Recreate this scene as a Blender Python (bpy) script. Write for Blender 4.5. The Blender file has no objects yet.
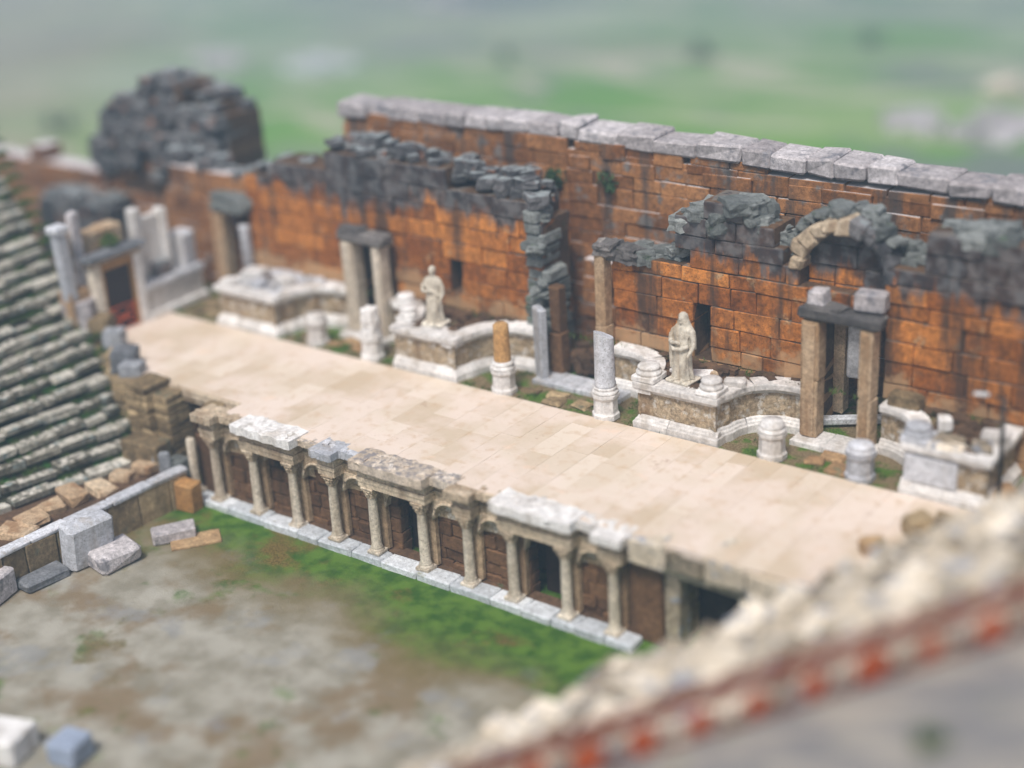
import bpy, math, random
from math import sin, cos, pi, radians, sqrt, exp, floor
from mathutils import Vector, Matrix, noise as mnoise

random.seed(11)
R = random.random
U = random.uniform
SC = bpy.context.scene
COL = SC.collection

# ------------------------------------------------------------------ helpers
def lin(r, g, b):
    f = lambda c: (c / 255 / 12.92) if c / 255 <= .04045 else ((c / 255 + .055) / 1.055) ** 2.4
    return (f(r), f(g), f(b), 1)

def hash3(x, y, z):
    return mnoise.noise(Vector((x, y, z)))

class MB:
    """collects shapes, then links them as ONE mesh object"""
    def __init__(self):
        self.v = []; self.f = []; self.t = []; self.sm = []
    def add(self, vs, fs, tint=None, smooth=False):
        o = len(self.v); t = R() if tint is None else tint
        self.v += [tuple(p) for p in vs]
        self.t += [t] * len(vs)
        for f in fs:
            self.f.append([i + o for i in f]); self.sm.append(smooth)
    def block(self, cx, cy, cz, sx, sy, sz, rz=0, j=.015, c=.02, tint=None, tx=0, ty=0):
        """stone block with chamfered, uneven edges"""
        h = (sx / 2, sy / 2, sz / 2)
        c = min(c, sx * .3, sy * .3, sz * .3)
        idx = {}; vs = []
        M = Matrix.Rotation(rz, 3, 'Z') @ Matrix.Rotation(tx, 3, 'X') @ Matrix.Rotation(ty, 3, 'Y')
        for a in (-1, 1):
            for b in (-1, 1):
                for d in (-1, 1):
                    jj = (U(-j, j), U(-j, j), U(-j, j)); cc = c * U(.6, 1.6)
                    for k in range(3):
                        p = [a * h[0] + jj[0], b * h[1] + jj[1], d * h[2] + jj[2]]
                        s = (a, b, d)
                        for m in range(3):
                            if m != k: p[m] -= s[m] * cc
                        p = M @ Vector(p)
                        idx[(a, b, d, k)] = len(vs)
                        vs.append((p.x + cx, p.y + cy, p.z + cz))
        fs = []
        def orient(face):
            ps = [Vector(vs[i]) for i in face]
            n = (ps[1] - ps[0]).cross(ps[2] - ps[0]); ce = sum(ps, Vector()) / len(ps) - Vector((cx, cy, cz))
            return face if n.dot(ce) > 0 else face[::-1]
        for k in range(3):
            o = [m for m in range(3) if m != k]
            for s in (-1, 1):
                loop = []
                for (p, q) in ((-1, -1), (1, -1), (1, 1), (-1, 1)):
                    key = [0, 0, 0]; key[k] = s; key[o[0]] = p; key[o[1]] = q
                    loop.append(idx[(*key, k)])
                fs.append(orient(loop))
        for k in range(3):                                   # edges along axis k
            o = [m for m in range(3) if m != k]
            for p in (-1, 1):
                for q in (-1, 1):
                    a = [0, 0, 0]; a[o[0]] = p; a[o[1]] = q
                    a1 = a[:]; a1[k] = -1; a2 = a[:]; a2[k] = 1
                    fs.append(orient([idx[(*a1, o[0])], idx[(*a2, o[0])], idx[(*a2, o[1])], idx[(*a1, o[1])]]))
        for a in (-1, 1):
            for b in (-1, 1):
                for d in (-1, 1):
                    fs.append(orient([idx[(a, b, d, k)] for k in range(3)]))
        self.add(vs, fs, tint)
    def box(self, x0, x1, y0, y1, z0, z1, **k):
        self.block((x0 + x1) / 2, (y0 + y1) / 2, (z0 + z1) / 2, x1 - x0, y1 - y0, z1 - z0, **k)
    def rock(self, cx, cy, cz, sx, sy, sz, rz=0, n=4, amp=.14, tint=None, seed=None, sq=.72, smooth=False):
        """weathered boulder: a rounded cube pushed about by noise"""
        seed = R() * 100 if seed is None else seed
        vs = []; fs = []; key = {}
        def vert(p):
            k = tuple(round(q, 5) for q in p)
            if k in key: return key[k]
            v = Vector(p); s = v.normalized()
            w = v * sq + s * (1 - sq)
            d = 1 + amp * 2 * hash3(p[0] * 1.3 + seed, p[1] * 1.3, p[2] * 1.3) + amp * hash3(p[0] * 3.1 + seed, p[1] * 3.1, p[2] * 3.1 + 7)
            w = w * d
            x, y, z = w.x * sx / 2, w.y * sy / 2, w.z * sz / 2
            key[k] = len(vs)
            vs.append((cx + x * cos(rz) - y * sin(rz), cy + x * sin(rz) + y * cos(rz), cz + z))
            return key[k]
        for ax in range(3):
            for s in (-1, 1):
                for i in range(n):
                    for jx in range(n):
                        q = []
                        for (di, dj) in ((0, 0), (1, 0), (1, 1), (0, 1)):
                            p = [0, 0, 0]; p[ax] = s
                            p[(ax + 1) % 3] = -1 + 2 * (i + di) / n
                            p[(ax + 2) % 3] = -1 + 2 * (jx + dj) / n
                            q.append(vert(p))
                        fs.append(q if s > 0 else q[::-1])
        self.add(vs, fs, tint, smooth)
    def lathe(self, prof, n=20, c=(0, 0, 0), tint=None, smooth=True, mod=None, cap=True, rot=0, tilt=None):
        vs = []; fs = []
        for (r, z) in prof:
            for i in range(n):
                a = 2 * pi * i / n + rot
                rr = r * (mod(a, z) if mod else 1)
                vs.append((rr * cos(a), rr * sin(a), z))
        for k in range(len(prof) - 1):
            for i in range(n):
                fs.append([k * n + i, k * n + (i + 1) % n, (k + 1) * n + (i + 1) % n, (k + 1) * n + i])
        if cap:
            fs.append(list(range(n))[::-1]); fs.append([(len(prof) - 1) * n + i for i in range(n)])
        if tilt: vs = [tuple(tilt @ Vector(v)) for v in vs]
        vs = [(v[0] + c[0], v[1] + c[1], v[2] + c[2]) for v in vs]
        self.add(vs, fs, tint, smooth)
    def tube(self, pts, rad, n=8, tint=None, smooth=True):
        pts = [Vector(p) for p in pts]
        if not isinstance(rad, (list, tuple)): rad = [rad] * len(pts)
        vs = []; fs = []
        for i, p in enumerate(pts):
            d = (pts[min(i + 1, len(pts) - 1)] - pts[max(i - 1, 0)]).normalized()
            up = Vector((0, 0, 1)) if abs(d.z) < .9 else Vector((1, 0, 0))
            a = d.cross(up).normalized(); b = a.cross(d)
            for k in range(n):
                t = 2 * pi * k / n
                vs.append(tuple(p + (a * cos(t) + b * sin(t)) * rad[i]))
        for i in range(len(pts) - 1):
            for k in range(n):
                fs.append([i * n + k, i * n + (k + 1) % n, (i + 1) * n + (k + 1) % n, (i + 1) * n + k])
        fs.append(list(range(n))[::-1]); fs.append([(len(pts) - 1) * n + k for k in range(n)])
        self.add(vs, fs, tint, smooth)
    def sweep(self, path, prof, tint=None, wob=0):
        """path: plan points, wall face on its right hand side (towards -normal); prof: (out, z) closed loop"""
        n = len(path); m = len(prof); vs = []; fs = []
        P = [Vector((p[0], p[1])) for p in path]
        for i in range(n):
            d0 = (P[i] - P[i - 1]).normalized() if i > 0 else None
            d1 = (P[i + 1] - P[i]).normalized() if i < n - 1 else None
            if d0 is None: d0 = d1
            if d1 is None: d1 = d0
            n0 = Vector((d0.y, -d0.x)); n1 = Vector((d1.y, -d1.x))
            nn = (n0 + n1); nn = nn / max(.35, nn.dot(n0))
            for (o, z) in prof:
                w = wob * hash3(P[i].x * 1.7, P[i].y * 1.7, z * 2.3 + o) if wob else 0
                q = P[i] + nn * (o + w)
                vs.append((q.x, q.y, z + w * .6))
        for i in range(n - 1):
            for k in range(m):
                a, b = i * m + k, i * m + (k + 1) % m
                fs.append([a, b, b + m, a + m])
        fs.append(list(range(m))); fs.append([(n - 1) * m + k for k in range(m)][::-1])
        self.add(vs, fs, tint)
    def prism(self, poly, z0, z1, tint=None):
        n = len(poly)
        vs = [(p[0], p[1], z0) for p in poly] + [(p[0], p[1], z1) for p in poly]
        fs = [list(range(n))[::-1], [n + i for i in range(n)]]
        fs += [[i, (i + 1) % n, n + (i + 1) % n, n + i] for i in range(n)]
        self.add(vs, fs, tint)
    def build(self, name, mat, parent=None, origin=None):
        me = bpy.data.meshes.new(name)
        o = Vector(origin) if origin is not None else Vector((0, 0, 0))
        me.from_pydata([(v[0] - o.x, v[1] - o.y, v[2] - o.z) for v in self.v], [], self.f)
        at = me.attributes.new('tint', 'FLOAT', 'POINT')
        at.data.foreach_set('value', self.t)
        me.polygons.foreach_set('use_smooth', self.sm)
        me.materials.append(mat); me.update()
        ob = bpy.data.objects.new(name, me); COL.objects.link(ob)
        if parent is not None: ob.parent = parent
        elif origin is not None: ob.location = o
        return ob

def tag(o, label=None, cat=None, group=None, kind=None):
    if label: o['label'] = label
    if cat: o['category'] = cat
    if group: o['group'] = group
    if kind: o['kind'] = kind
    return o
def thing(name, label, cat, loc=(0, 0, 0), group=None):
    o = bpy.data.objects.new(name, None); COL.objects.link(o)
    o.location = loc; o.empty_display_size = .3
    return tag(o, label, cat, group)
class Kid:
    """lets parts be modelled in world coordinates under a thing standing at loc"""
    def __init__(self, root): self.r = root; self.o = Vector(root.location)
    def part(self, mb, name, mat, label=None, sub_of=None):
        me = mb.build(name, mat)
        for v in me.data.vertices: v.co -= self.o
        me.parent = self.r if sub_of is None else sub_of
        if label: me['label'] = label
        if 'rubble' in name or name == 'collapsed_end': me['kind'] = 'stuff'
        return me
def solid(mb, name, mat, label, cat, loc, group=None):
    o = mb.build(name, mat, origin=loc)
    return tag(o, label, cat, group)

# ------------------------------------------------------------------ materials
class NT:
    def __init__(self, name):
        self.m = bpy.data.materials.new(name); self.m.use_nodes = True
        self.t = self.m.node_tree; self.b = self.t.nodes['Principled BSDF']
        self.geo = self.n('ShaderNodeNewGeometry')
    def n(self, k, **kw):
        o = self.t.nodes.new(k)
        for a, b in kw.items(): setattr(o, a, b)
        return o
    def l(self, a, b): self.t.links.new(a, b)
    def mapping(self, sc, loc=(0, 0, 0), rot=(0, 0, 0)):
        m = self.n('ShaderNodeMapping'); m.inputs['Scale'].default_value = sc
        m.inputs['Location'].default_value = loc; m.inputs['Rotation'].default_value = rot
        self.l(self.geo.outputs['Position'], m.inputs['Vector']); return m.outputs[0]
    def noise(self, scale, detail=5, rough=.55, sc=(1, 1, 1), loc=(0, 0, 0), dist=0):
        o = self.n('ShaderNodeTexNoise'); o.inputs['Scale'].default_value = scale
        o.inputs['Detail'].default_value = detail; o.inputs['Roughness'].default_value = rough
        o.inputs['Distortion'].default_value = dist
        self.l(self.mapping(sc, loc), o.inputs['Vector']); return o.outputs['Fac']
    def ramp(self, x, lo, hi, a=0., b=1.):
        o = self.n('ShaderNodeMapRange', interpolation_type='SMOOTHSTEP')
        self.l(x, o.inputs[0])
        for i, q in enumerate((lo, hi, a, b)): o.inputs[i + 1].default_value = q
        return o.outputs[0]
    def math(self, op, a, b=None, clamp=False):
        o = self.n('ShaderNodeMath', operation=op); o.use_clamp = clamp
        for i, q in enumerate((a, b)):
            if q is None: continue
            if isinstance(q, (int, float)): o.inputs[i].default_value = q
            else: self.l(q, o.inputs[i])
        return o.outputs[0]
    def mix(self, f, a, b, blend='MIX'):
        o = self.n('ShaderNodeMix', data_type='RGBA', blend_type=blend)
        for s, q in ((o.inputs[0], f), (o.inputs[6], a), (o.inputs[7], b)):
            if isinstance(q, (int, float)): s.default_value = q
            elif isinstance(q, tuple): s.default_value = q
            else: self.l(q, s)
        return o.outputs[2]
    def attr(self, name='tint'):
        o = self.n('ShaderNodeAttribute', attribute_name=name); return o.outputs['Fac']
    def xyz(self, src='Position'):
        o = self.n('ShaderNodeSeparateXYZ'); self.l(self.geo.outputs[src], o.inputs[0]); return o.outputs
    def finish(self, col, rough=.9, h=None, bump=.4, dist=.05, spec=.25):
        self.l(col, self.b.inputs['Base Color']) if not isinstance(col, tuple) else setattr(self.b.inputs['Base Color'], 'default_value', col)
        self.b.inputs['Roughness'].default_value = rough
        self.b.inputs['Specular IOR Level'].default_value = spec
        if h is not None:
            bp = self.n('ShaderNodeBump'); bp.inputs['Strength'].default_value = bump
            bp.inputs['Distance'].default_value = dist
            self.l(h, bp.inputs['Height']); self.l(bp.outputs[0], self.b.inputs['Normal'])
        return self.m

def stone(name, c1, c2, pit=None, top=None, top_amt=.6, zdark=None, streak=None, sc=1., bump=.5, var=.3,
          patch=None, patch_lo=.55, pit_lo=.45, tintw=.8, grime=.5, topsc=2.4, zpale=None, tintbr=.25):
    k = NT(name); ti = k.attr()
    n1 = k.noise(.7 * sc, 4); n2 = k.noise(4 * sc, 7, .62); n3 = k.noise(19 * sc, 6, .65)
    f = k.math('ADD', k.math('MULTIPLY', ti, tintw), k.math('MULTIPLY', k.ramp(n1, .3, .7), 1 - tintw * .6))
    f = k.math('MULTIPLY', f, .75, True)
    col = k.mix(f, c1, c2)
    br = k.math('ADD', k.ramp(n2, .25, .75, 1 - var, 1 + var * .6), k.math('MULTIPLY', k.math('SUBTRACT', ti, .5), tintbr))
    cb = k.n('ShaderNodeCombineColor')
    for i in range(3): k.l(br, cb.inputs[i])
    col = k.mix(1., col, cb.outputs[0], 'MULTIPLY')
    if patch:
        col = k.mix(k.ramp(k.noise(1.6 * sc, 6, .6, loc=(31, 7, 3)), patch_lo, patch_lo + .13), col, patch)
    if grime:                                                # coarse grain, stains and weathering that belong to the stone
        n4 = k.noise(8.5 * sc, 6, .7, loc=(3, 17, 8))
        g4 = k.ramp(n4, .32, .68, 1 - .55 * grime, 1 + .35 * grime)
        cg = k.n('ShaderNodeCombineColor')
        for i in range(3): k.l(g4, cg.inputs[i])
        col = k.mix(1., col, cg.outputs[0], 'MULTIPLY')
        if pit: col = k.mix(k.math('MULTIPLY', k.ramp(k.noise(1.5 * sc, 7, .7, loc=(40, 5, 9)), .55, .7), .75 * grime), col, pit)
    if pit:
        col = k.mix(k.math('MULTIPLY', k.ramp(n3, pit_lo, pit_lo - .12), .85), col, pit)
    if streak:
        s = k.noise(1., 5, .6, sc=(1.3, 1.3, .1))
        col = k.mix(k.math('MULTIPLY', k.ramp(s, .5, .66), streak[1]), col, streak[0])
    if zpale:                                                # worn, salt-bleached lowest courses
        z = k.xyz()[2]
        zz = k.math('ADD', k.math('SUBTRACT', zpale[0], z), k.math('MULTIPLY', k.math('SUBTRACT', k.noise(.9, 5, .6, loc=(6, 6, 6)), .5), 5.))
        col = k.mix(k.ramp(zz, -.1, .7, 0, .75), col, zpale[1])
    if zdark:
        z = k.xyz()[2]
        zz = k.math('ADD', k.math('DIVIDE', k.math('SUBTRACT', z, zdark[0]), zdark[1]),
                    k.math('ADD', k.math('MULTIPLY', k.math('SUBTRACT', k.noise(.6, 6, .65, sc=(1, 1, .6)), .5), 4.4), k.math('MULTIPLY', k.math('SUBTRACT', k.noise(1.1, 5, .65, sc=(1, 1, .1), loc=(12, 0, 0)), .5), 5.)))
        f2 = k.ramp(zz, -.4, .6)
        dk = k.mix(k.ramp(k.noise(2.2, 5), .4, .62), zdark[2], zdark[3])
        col = k.mix(k.math('MULTIPLY', f2, .93), col, dk)
    if top:
        nz = k.xyz('Normal')[2]
        f3 = k.math('MULTIPLY', k.ramp(nz, .8, .95), k.ramp(k.noise(topsc, 6, .65, loc=(9, 2, 4)), .62 - top_amt * .4, .75 - top_amt * .4))
        col = k.mix(f3, col, top)
    h = k.math('ADD', k.math('MULTIPLY', n2, .7), k.math('MULTIPLY', n3, .4))
    return k.finish(col, .92, h, bump, .06)

M = {}
DK = lin(52, 52, 56); DK2 = lin(96, 98, 100)
M['orange'] = stone('ochre_ashlar', lin(148, 84, 36), lin(198, 128, 62), pit=lin(60, 42, 32), streak=(lin(66, 54, 46), .85), var=.5, zpale=(2.3, lin(178, 146, 110)),
                    zdark=(5.0, .75, DK, DK2), patch=lin(182, 150, 112), patch_lo=.6, tintw=1.1, top=lin(112, 104, 96), top_amt=.6)
M['outer'] = stone('brown_ashlar', lin(128, 80, 44), lin(174, 124, 80), pit=lin(66, 54, 48), streak=(lin(72, 68, 66), .85), var=.42,
                   patch=lin(122, 116, 112), patch_lo=.55, top=lin(205, 200, 200), top_amt=1)
M['cap'] = stone('pale_capstone', lin(166, 158, 158), lin(204, 198, 198), pit=lin(104, 98, 96), var=.35, patch=lin(132, 130, 134), patch_lo=.55)
M['core'] = stone('rubble_core', lin(78, 60, 46), lin(112, 86, 64), pit=lin(40, 32, 28), patch=lin(84, 92, 66), patch_lo=.6)
M['ruin'] = stone('grey_lichen_rubble', lin(66, 66, 70), lin(122, 120, 120), pit=lin(40, 40, 42), var=.45, patch=lin(146, 92, 54), patch_lo=.57,
                  top=lin(140, 146, 146), top_amt=.5)
M['green_ruin'] = stone('green_grey_lichen_stone', lin(88, 92, 90), lin(144, 147, 144), pit=lin(56, 60, 58), patch=lin(80, 96, 74), patch_lo=.58)
M['marble'] = stone('weathered_white_marble', lin(212, 206, 200), lin(236, 234, 231), pit=lin(140, 126, 108), var=.2, patch=lin(176, 164, 146),
                    patch_lo=.64, streak=(lin(150, 134, 112), .4), pit_lo=.4, bump=.4, grime=.38)
M['relief'] = stone('tan_carved_marble', lin(170, 142, 106), lin(206, 190, 164), pit=lin(84, 62, 42), var=.5, sc=2.2, streak=(lin(118, 88, 56), .6),
                    patch=lin(220, 214, 204), patch_lo=.52, bump=1., pit_lo=.46)
M['palemarble'] = stone('bright_white_marble', lin(222, 222, 226), lin(236, 236, 238), var=.1)
M['greymarble'] = stone('blue_grey_marble', lin(182, 184, 190), lin(218, 219, 223), pit=lin(118, 112, 106), var=.22, grime=.4, streak=(lin(150, 132, 108), .4))
M['tan'] = stone('tan_column_stone', lin(170, 134, 96), lin(206, 186, 158), pit=lin(110, 84, 58), streak=(lin(132, 92, 56), .6), var=.3)
M['ochrecol'] = stone('ochre_column_stone', lin(176, 126, 72), lin(200, 162, 110), pit=lin(130, 84, 44), var=.25)
M['lintel'] = stone('dark_lichen_lintel', lin(78, 76, 76), lin(128, 122, 118), pit=lin(48, 46, 46), patch=lin(176, 168, 160), patch_lo=.6)
M['colshaft'] = stone('cream_column_stone', lin(200, 186, 164), lin(224, 214, 198), pit=lin(130, 110, 88), var=.22, streak=(lin(140, 116, 90), .5))
M['entab'] = stone('buff_entablature', lin(186, 164, 136), lin(216, 200, 176), pit=lin(104, 84, 62), var=.35, streak=(lin(120, 92, 64), .5), sc=1.3)
M['cornice'] = stone('lichened_cornice', lin(206, 186, 162), lin(230, 220, 208), pit=lin(110, 98, 86), var=.28, grime=.4, top=lin(138, 132, 130), top_amt=.4, topsc=5,
                     patch=lin(150, 144, 142), patch_lo=.56)
M['brownwall'] = stone('dark_brown_ashlar', lin(84, 60, 42), lin(124, 92, 64), pit=lin(52, 38, 28), streak=(lin(58, 46, 38), .7), var=.35)
M['pier'] = stone('tan_pier_stone', lin(146, 118, 88), lin(186, 162, 132), pit=lin(84, 62, 44), streak=(lin(110, 80, 54), .6), var=.35)
M['plinth'] = stone('pale_blue_plinth', lin(188, 194, 200), lin(216, 219, 222), pit=lin(120, 118, 112), var=.25, grime=.35, patch=lin(150, 152, 130), patch_lo=.62)
M['seat'] = stone('mossy_seat_stone', lin(104, 96, 76), lin(192, 187, 174), pit=lin(62, 62, 48), var=.5, patch=lin(140, 152, 150), patch_lo=.55,
                  streak=(lin(84, 84, 72), .7), top=lin(206, 200, 188), top_amt=.4, topsc=5, sc=1.5, tintbr=.8)  # paler upward faces: brightness of the lit treads put into the colour
M['seatcore'] = stone('soil_and_moss', lin(40, 44, 30), lin(66, 62, 42), pit=lin(24, 26, 20), patch=lin(44, 92, 30), patch_lo=.52, tintw=.2)
M['palerock'] = stone('pale_cream_stone', lin(176, 158, 130), lin(224, 213, 195), pit=lin(112, 94, 72), var=.4, patch=lin(150, 158, 172),
                      patch_lo=.53, top=lin(214, 204, 188), top_amt=.25, tintbr=.95)
M['endwall'] = stone('buff_brown_ashlar', lin(124, 104, 76), lin(182, 160, 124), pit=lin(80, 64, 44), var=.35, patch=lin(112, 110, 90), patch_lo=.58,
                     streak=(lin(92, 78, 56), .6), tintbr=.7)
M['greyblock'] = stone('grey_block_stone', lin(112, 114, 118), lin(160, 162, 166), pit=lin(70, 70, 72), var=.3)
M['statue'] = stone('cream_statue_marble', lin(212, 202, 184), lin(234, 228, 214), pit=lin(150, 128, 96), var=.2, streak=(lin(160, 134, 100), .6), bump=.3, grime=.35)
M['flag_orange'] = stone('orange_flagstone', lin(150, 112, 74), lin(186, 158, 120), pit=lin(110, 76, 48), var=.3, patch=lin(110, 112, 88), patch_lo=.58)
M['blueblock'] = stone('blue_grey_block', lin(158, 170, 190), lin(178, 186, 202), var=.12)

def mk_stage():
    k = NT('travertine_paving'); ti = k.attr()
    n1 = k.noise(.35, 4); n2 = k.noise(2.2, 6, .6); n3 = k.noise(9, 6, .7)
    col = k.mix(ti, lin(196, 177, 152), lin(220, 205, 187))
    col = k.mix(k.ramp(n1, .4, .6, 0, .7), col, lin(226, 209, 196))
    col = k.mix(k.ramp(n2, .5, .7, 0, .55), col, lin(196, 168, 136))
    col = k.mix(k.ramp(k.noise(1.1, 5, .6, loc=(4, 8, 1)), .6, .74, 0, .5), col, lin(228, 200, 176))
    col = k.mix(k.ramp(n3, .4, .28, 0, .7), col, lin(146, 108, 72))
    col = k.mix(k.ramp(k.noise(.9, 8, .75, loc=(14, 3, 6)), .61, .72, 0, .6), col, lin(146, 108, 74))
    return k.finish(col, .8, k.math('ADD', n3, k.math('MULTIPLY', n2, .5)), .25, .03)
M['stage'] = mk_stage()

def mk_orch():
    k = NT('orchestra_gravel_and_grass'); p = k.xyz()
    n1 = k.noise(.28, 5, .6, loc=(3, 1, 0)); n2 = k.noise(1.1, 6, .65); n3 = k.noise(14, 5, .7)
    yb = k.math('ADD', p[1], k.math('MULTIPLY', p[0], .055))
    band0 = band = k.math('ADD', k.math('MULTIPLY', k.math('SUBTRACT', yb, 26.9), .42), k.math('MULTIPLY', k.math('SUBTRACT', n1, .5), 2.))
    gr = k.mix(k.ramp(k.noise(.8, 3, .5), .3, .7), lin(132, 126, 110), lin(166, 161, 148))
    gr = k.mix(k.ramp(n1, .48, .62, 0, .8), gr, lin(124, 104, 76))
    gr = k.mix(k.ramp(band0, -.9, .3, 0, .85), gr, lin(112, 98, 62))
    gr = k.mix(k.ramp(k.noise(.6, 5, loc=(7, 7, 0)), .55, .7, 0, .5), gr, lin(134, 136, 138))
    # grass: a band along the stage front and the stage-right edge, and loose patches
    xb = k.math('MULTIPLY', k.math('SUBTRACT', p[0], -21.8), .33)
    side = k.math('ADD', xb, k.math('MULTIPLY', k.math('SUBTRACT', n2, .5), 1.2))
    g = k.math('MAXIMUM', k.ramp(band, -.15, .95), k.ramp(side, .25, .7))
    g = k.math('MAXIMUM', g, k.ramp(k.noise(.42, 5, .6, loc=(20, 3, 0)), .56, .68, 0, .75))
    grass = k.mix(k.ramp(k.noise(1.6, 5), .35, .65), lin(48, 84, 20), lin(84, 116, 38))
    brown = k.mix(k.ramp(n3, .4, .6), lin(84, 68, 30), lin(116, 100, 52))
    grass = k.mix(k.ramp(n3, .55, .7, 0, .35), grass, brown)
    grass = k.mix(k.ramp(k.math('ADD', k.noise(.45, 5, .6, loc=(2, 9, 0)), k.ramp(p[0], -38, -24, .03, -.1)), .46, .62), grass, brown)
    col = k.mix(g, gr, grass)
    return k.finish(col, .95, k.math('ADD', n3, n2), .6, .05)
M['orch'] = mk_orch()

def mk_dirt():
    k = NT('mossy_dirt'); n1 = k.noise(1.4, 5, .6); n3 = k.noise(16, 5, .7)
    col = k.mix(k.ramp(n3, .35, .65), lin(88, 72, 48), lin(140, 124, 96))
    col = k.mix(k.ramp(n1, .45, .6), col, k.mix(k.ramp(n3, .4, .6), lin(48, 78, 20), lin(90, 118, 40)))
    return k.finish(col, .95, n3, .6, .04)
M['dirt'] = mk_dirt()

def mk_terrain():
    k = NT('fields'); n1 = k.noise(.012, 5, .6, sc=(1, 1.5, 1)); n2 = k.noise(.05, 6, .6, sc=(1, 1.3, 1), loc=(50, 0, 0)); n3 = k.noise(.4, 5, .7)
    p = k.xyz()
    d = k.math('SQRT', k.math('ADD', k.math('POWER', k.math('ADD', p[0], 28.), 2.), k.math('POWER', k.math('SUBTRACT', p[1], 30.), 2.)))
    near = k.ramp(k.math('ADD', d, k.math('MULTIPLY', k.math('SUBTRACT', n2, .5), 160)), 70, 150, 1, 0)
    far = k.mix(k.ramp(n2, .4, .6), lin(112, 134, 100), lin(144, 154, 128))  # far fields duller: ploughed land, plus haze painted into the colour
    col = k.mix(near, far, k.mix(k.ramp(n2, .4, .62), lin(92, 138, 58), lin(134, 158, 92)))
    col = k.mix(k.ramp(n1, .5, .64, 0, .7), col, lin(140, 138, 122))
    col = k.mix(k.ramp(k.noise(.03, 6, .65, loc=(9, 40, 0)), .5, .6, 0, .85), col, lin(112, 114, 114))
    col = k.mix(k.ramp(n3, .6, .75, 0, .5), col, lin(60, 84, 46))
    tr = k.noise(.016, 3, .5, sc=(1, 2.2, 1), loc=(77, 12, 0), dist=.6)
    col = k.mix(k.math('MULTIPLY', k.ramp(k.math('ABSOLUTE', k.math('SUBTRACT', tr, .5)), .02, .008), .7), col, lin(176, 168, 150))
    lb = k.math('ADD', k.math('ADD', p[1], k.math('MULTIPLY', p[0], .9)), k.math('MULTIPLY', k.math('SUBTRACT', n2, .5), 70))
    col = k.mix(k.ramp(lb, 5, -35, 0, .6), col, lin(150, 138, 116))
    return k.finish(col, .95)
M['terrain'] = mk_terrain()

def mk_path():
    k = NT('grey_trodden_path'); n1 = k.noise(.8, 5, .6, sc=(.5, 2, 1)); n2 = k.noise(7, 6, .7)
    col = k.mix(k.ramp(n1, .35, .65), lin(128, 126, 126), lin(170, 162, 150))
    col = k.mix(k.ramp(n2, .6, .7, 0, .5), col, lin(110, 104, 92))
    col = k.mix(k.ramp(k.noise(1.1, 4, loc=(5, 5, 0)), .64, .72, 0, .7), col, lin(92, 112, 60))
    return k.finish(col, .95, n2, .5, .05)
M['path'] = mk_path()

def plain(name, c, rough=.6, metal=0., var=None):
    k = NT(name); n = k.noise(6, 5, .65)
    col = k.mix(k.ramp(n, .4, .64), c, var or tuple(q * .7 for q in c[:3]) + (1,))
    k.b.inputs['Metallic'].default_value = metal
    return k.finish(col, rough, n, .2, .02)
M['rust'] = plain('rusted_iron', lin(132, 66, 46), .85, 0, lin(96, 50, 36))
M['rustorange'] = plain('orange_rust_plate', lin(178, 82, 36), .85, 0, lin(136, 60, 30))
M['orangepaint'] = plain('orange_barrier_paint', lin(228, 100, 44), .5)
M['darkmetal'] = plain('dark_lamp_metal', lin(58, 56, 54), .5, .3)
M['lampglass'] = plain('pale_lamp_housing', lin(206, 206, 206), .4)
M['greenmetal'] = plain('green_grey_metal', lin(92, 116, 108), .6)
M['wooddoor'] = plain('dark_wood', lin(60, 44, 40), .8)  # shade inside the doorway openings, put into a dark colour
M['grass'] = plain('grass_blades', lin(58, 88, 30), .8, 0, lin(92, 110, 52))
M['leaf'] = plain('shrub_leaves', lin(48, 72, 44), .8, 0, lin(70, 96, 60))
M['bark'] = plain('shrub_bark', lin(80, 66, 52), .9)

# ------------------------------------------------------------------ camera
YAW, PITCH, ROLL, FPX = radians(37.7), radians(23.3), radians(-3.4), 1530.
CAMZ = 21.4
fw = Vector((-sin(YAW) * cos(PITCH), cos(YAW) * cos(PITCH), -sin(PITCH)))
r0 = Vector((cos(YAW), sin(YAW), 0)); u0 = r0.cross(fw)
rr = r0 * cos(ROLL) + u0 * sin(ROLL); uu = rr.cross(fw)
cam = bpy.data.cameras.new('camera'); co = bpy.data.objects.new('camera', cam); COL.objects.link(co)
co.matrix_world = Matrix(((rr.x, uu.x, -fw.x, 0), (rr.y, uu.y, -fw.y, 0), (rr.z, uu.z, -fw.z, CAMZ), (0, 0, 0, 1)))
cam.sensor_width = 36; cam.lens = FPX * 36 / 1024
cam.clip_start = .5; cam.clip_end = 9000
cam.dof.use_dof = True
cam.dof.focus_distance = 50.0
cam.dof.aperture_fstop = cam.lens / 1000 / 1.5         # a very wide aperture: the miniature look of the photograph
SC.camera = co

# ------------------------------------------------------------------ ground
def orchestra():
    vs = []; fs = []; nx, ny = 70, 70
    x0, x1, y0, y1 = -46, -10, 4, 35
    for j in range(ny + 1):
        for i in range(nx + 1):
            x = x0 + (x1 - x0) * i / nx; y = y0 + (y1 - y0) * j / ny
            vs.append((x, y, -3.66 + .05 * hash3(x * .5, y * .5, 1) + .03 * hash3(x * 1.7, y * 1.7, 3)))
    for j in range(ny):
        for i in range(nx):
            a = j * (nx + 1) + i; fs.append([a, a + 1, a + nx + 2, a + nx + 1])
    m = MB(); m.add(vs, fs, .5, True)
    tag(m.build('orchestra_ground', M['orch']), kind='structure')
orchestra()

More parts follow.
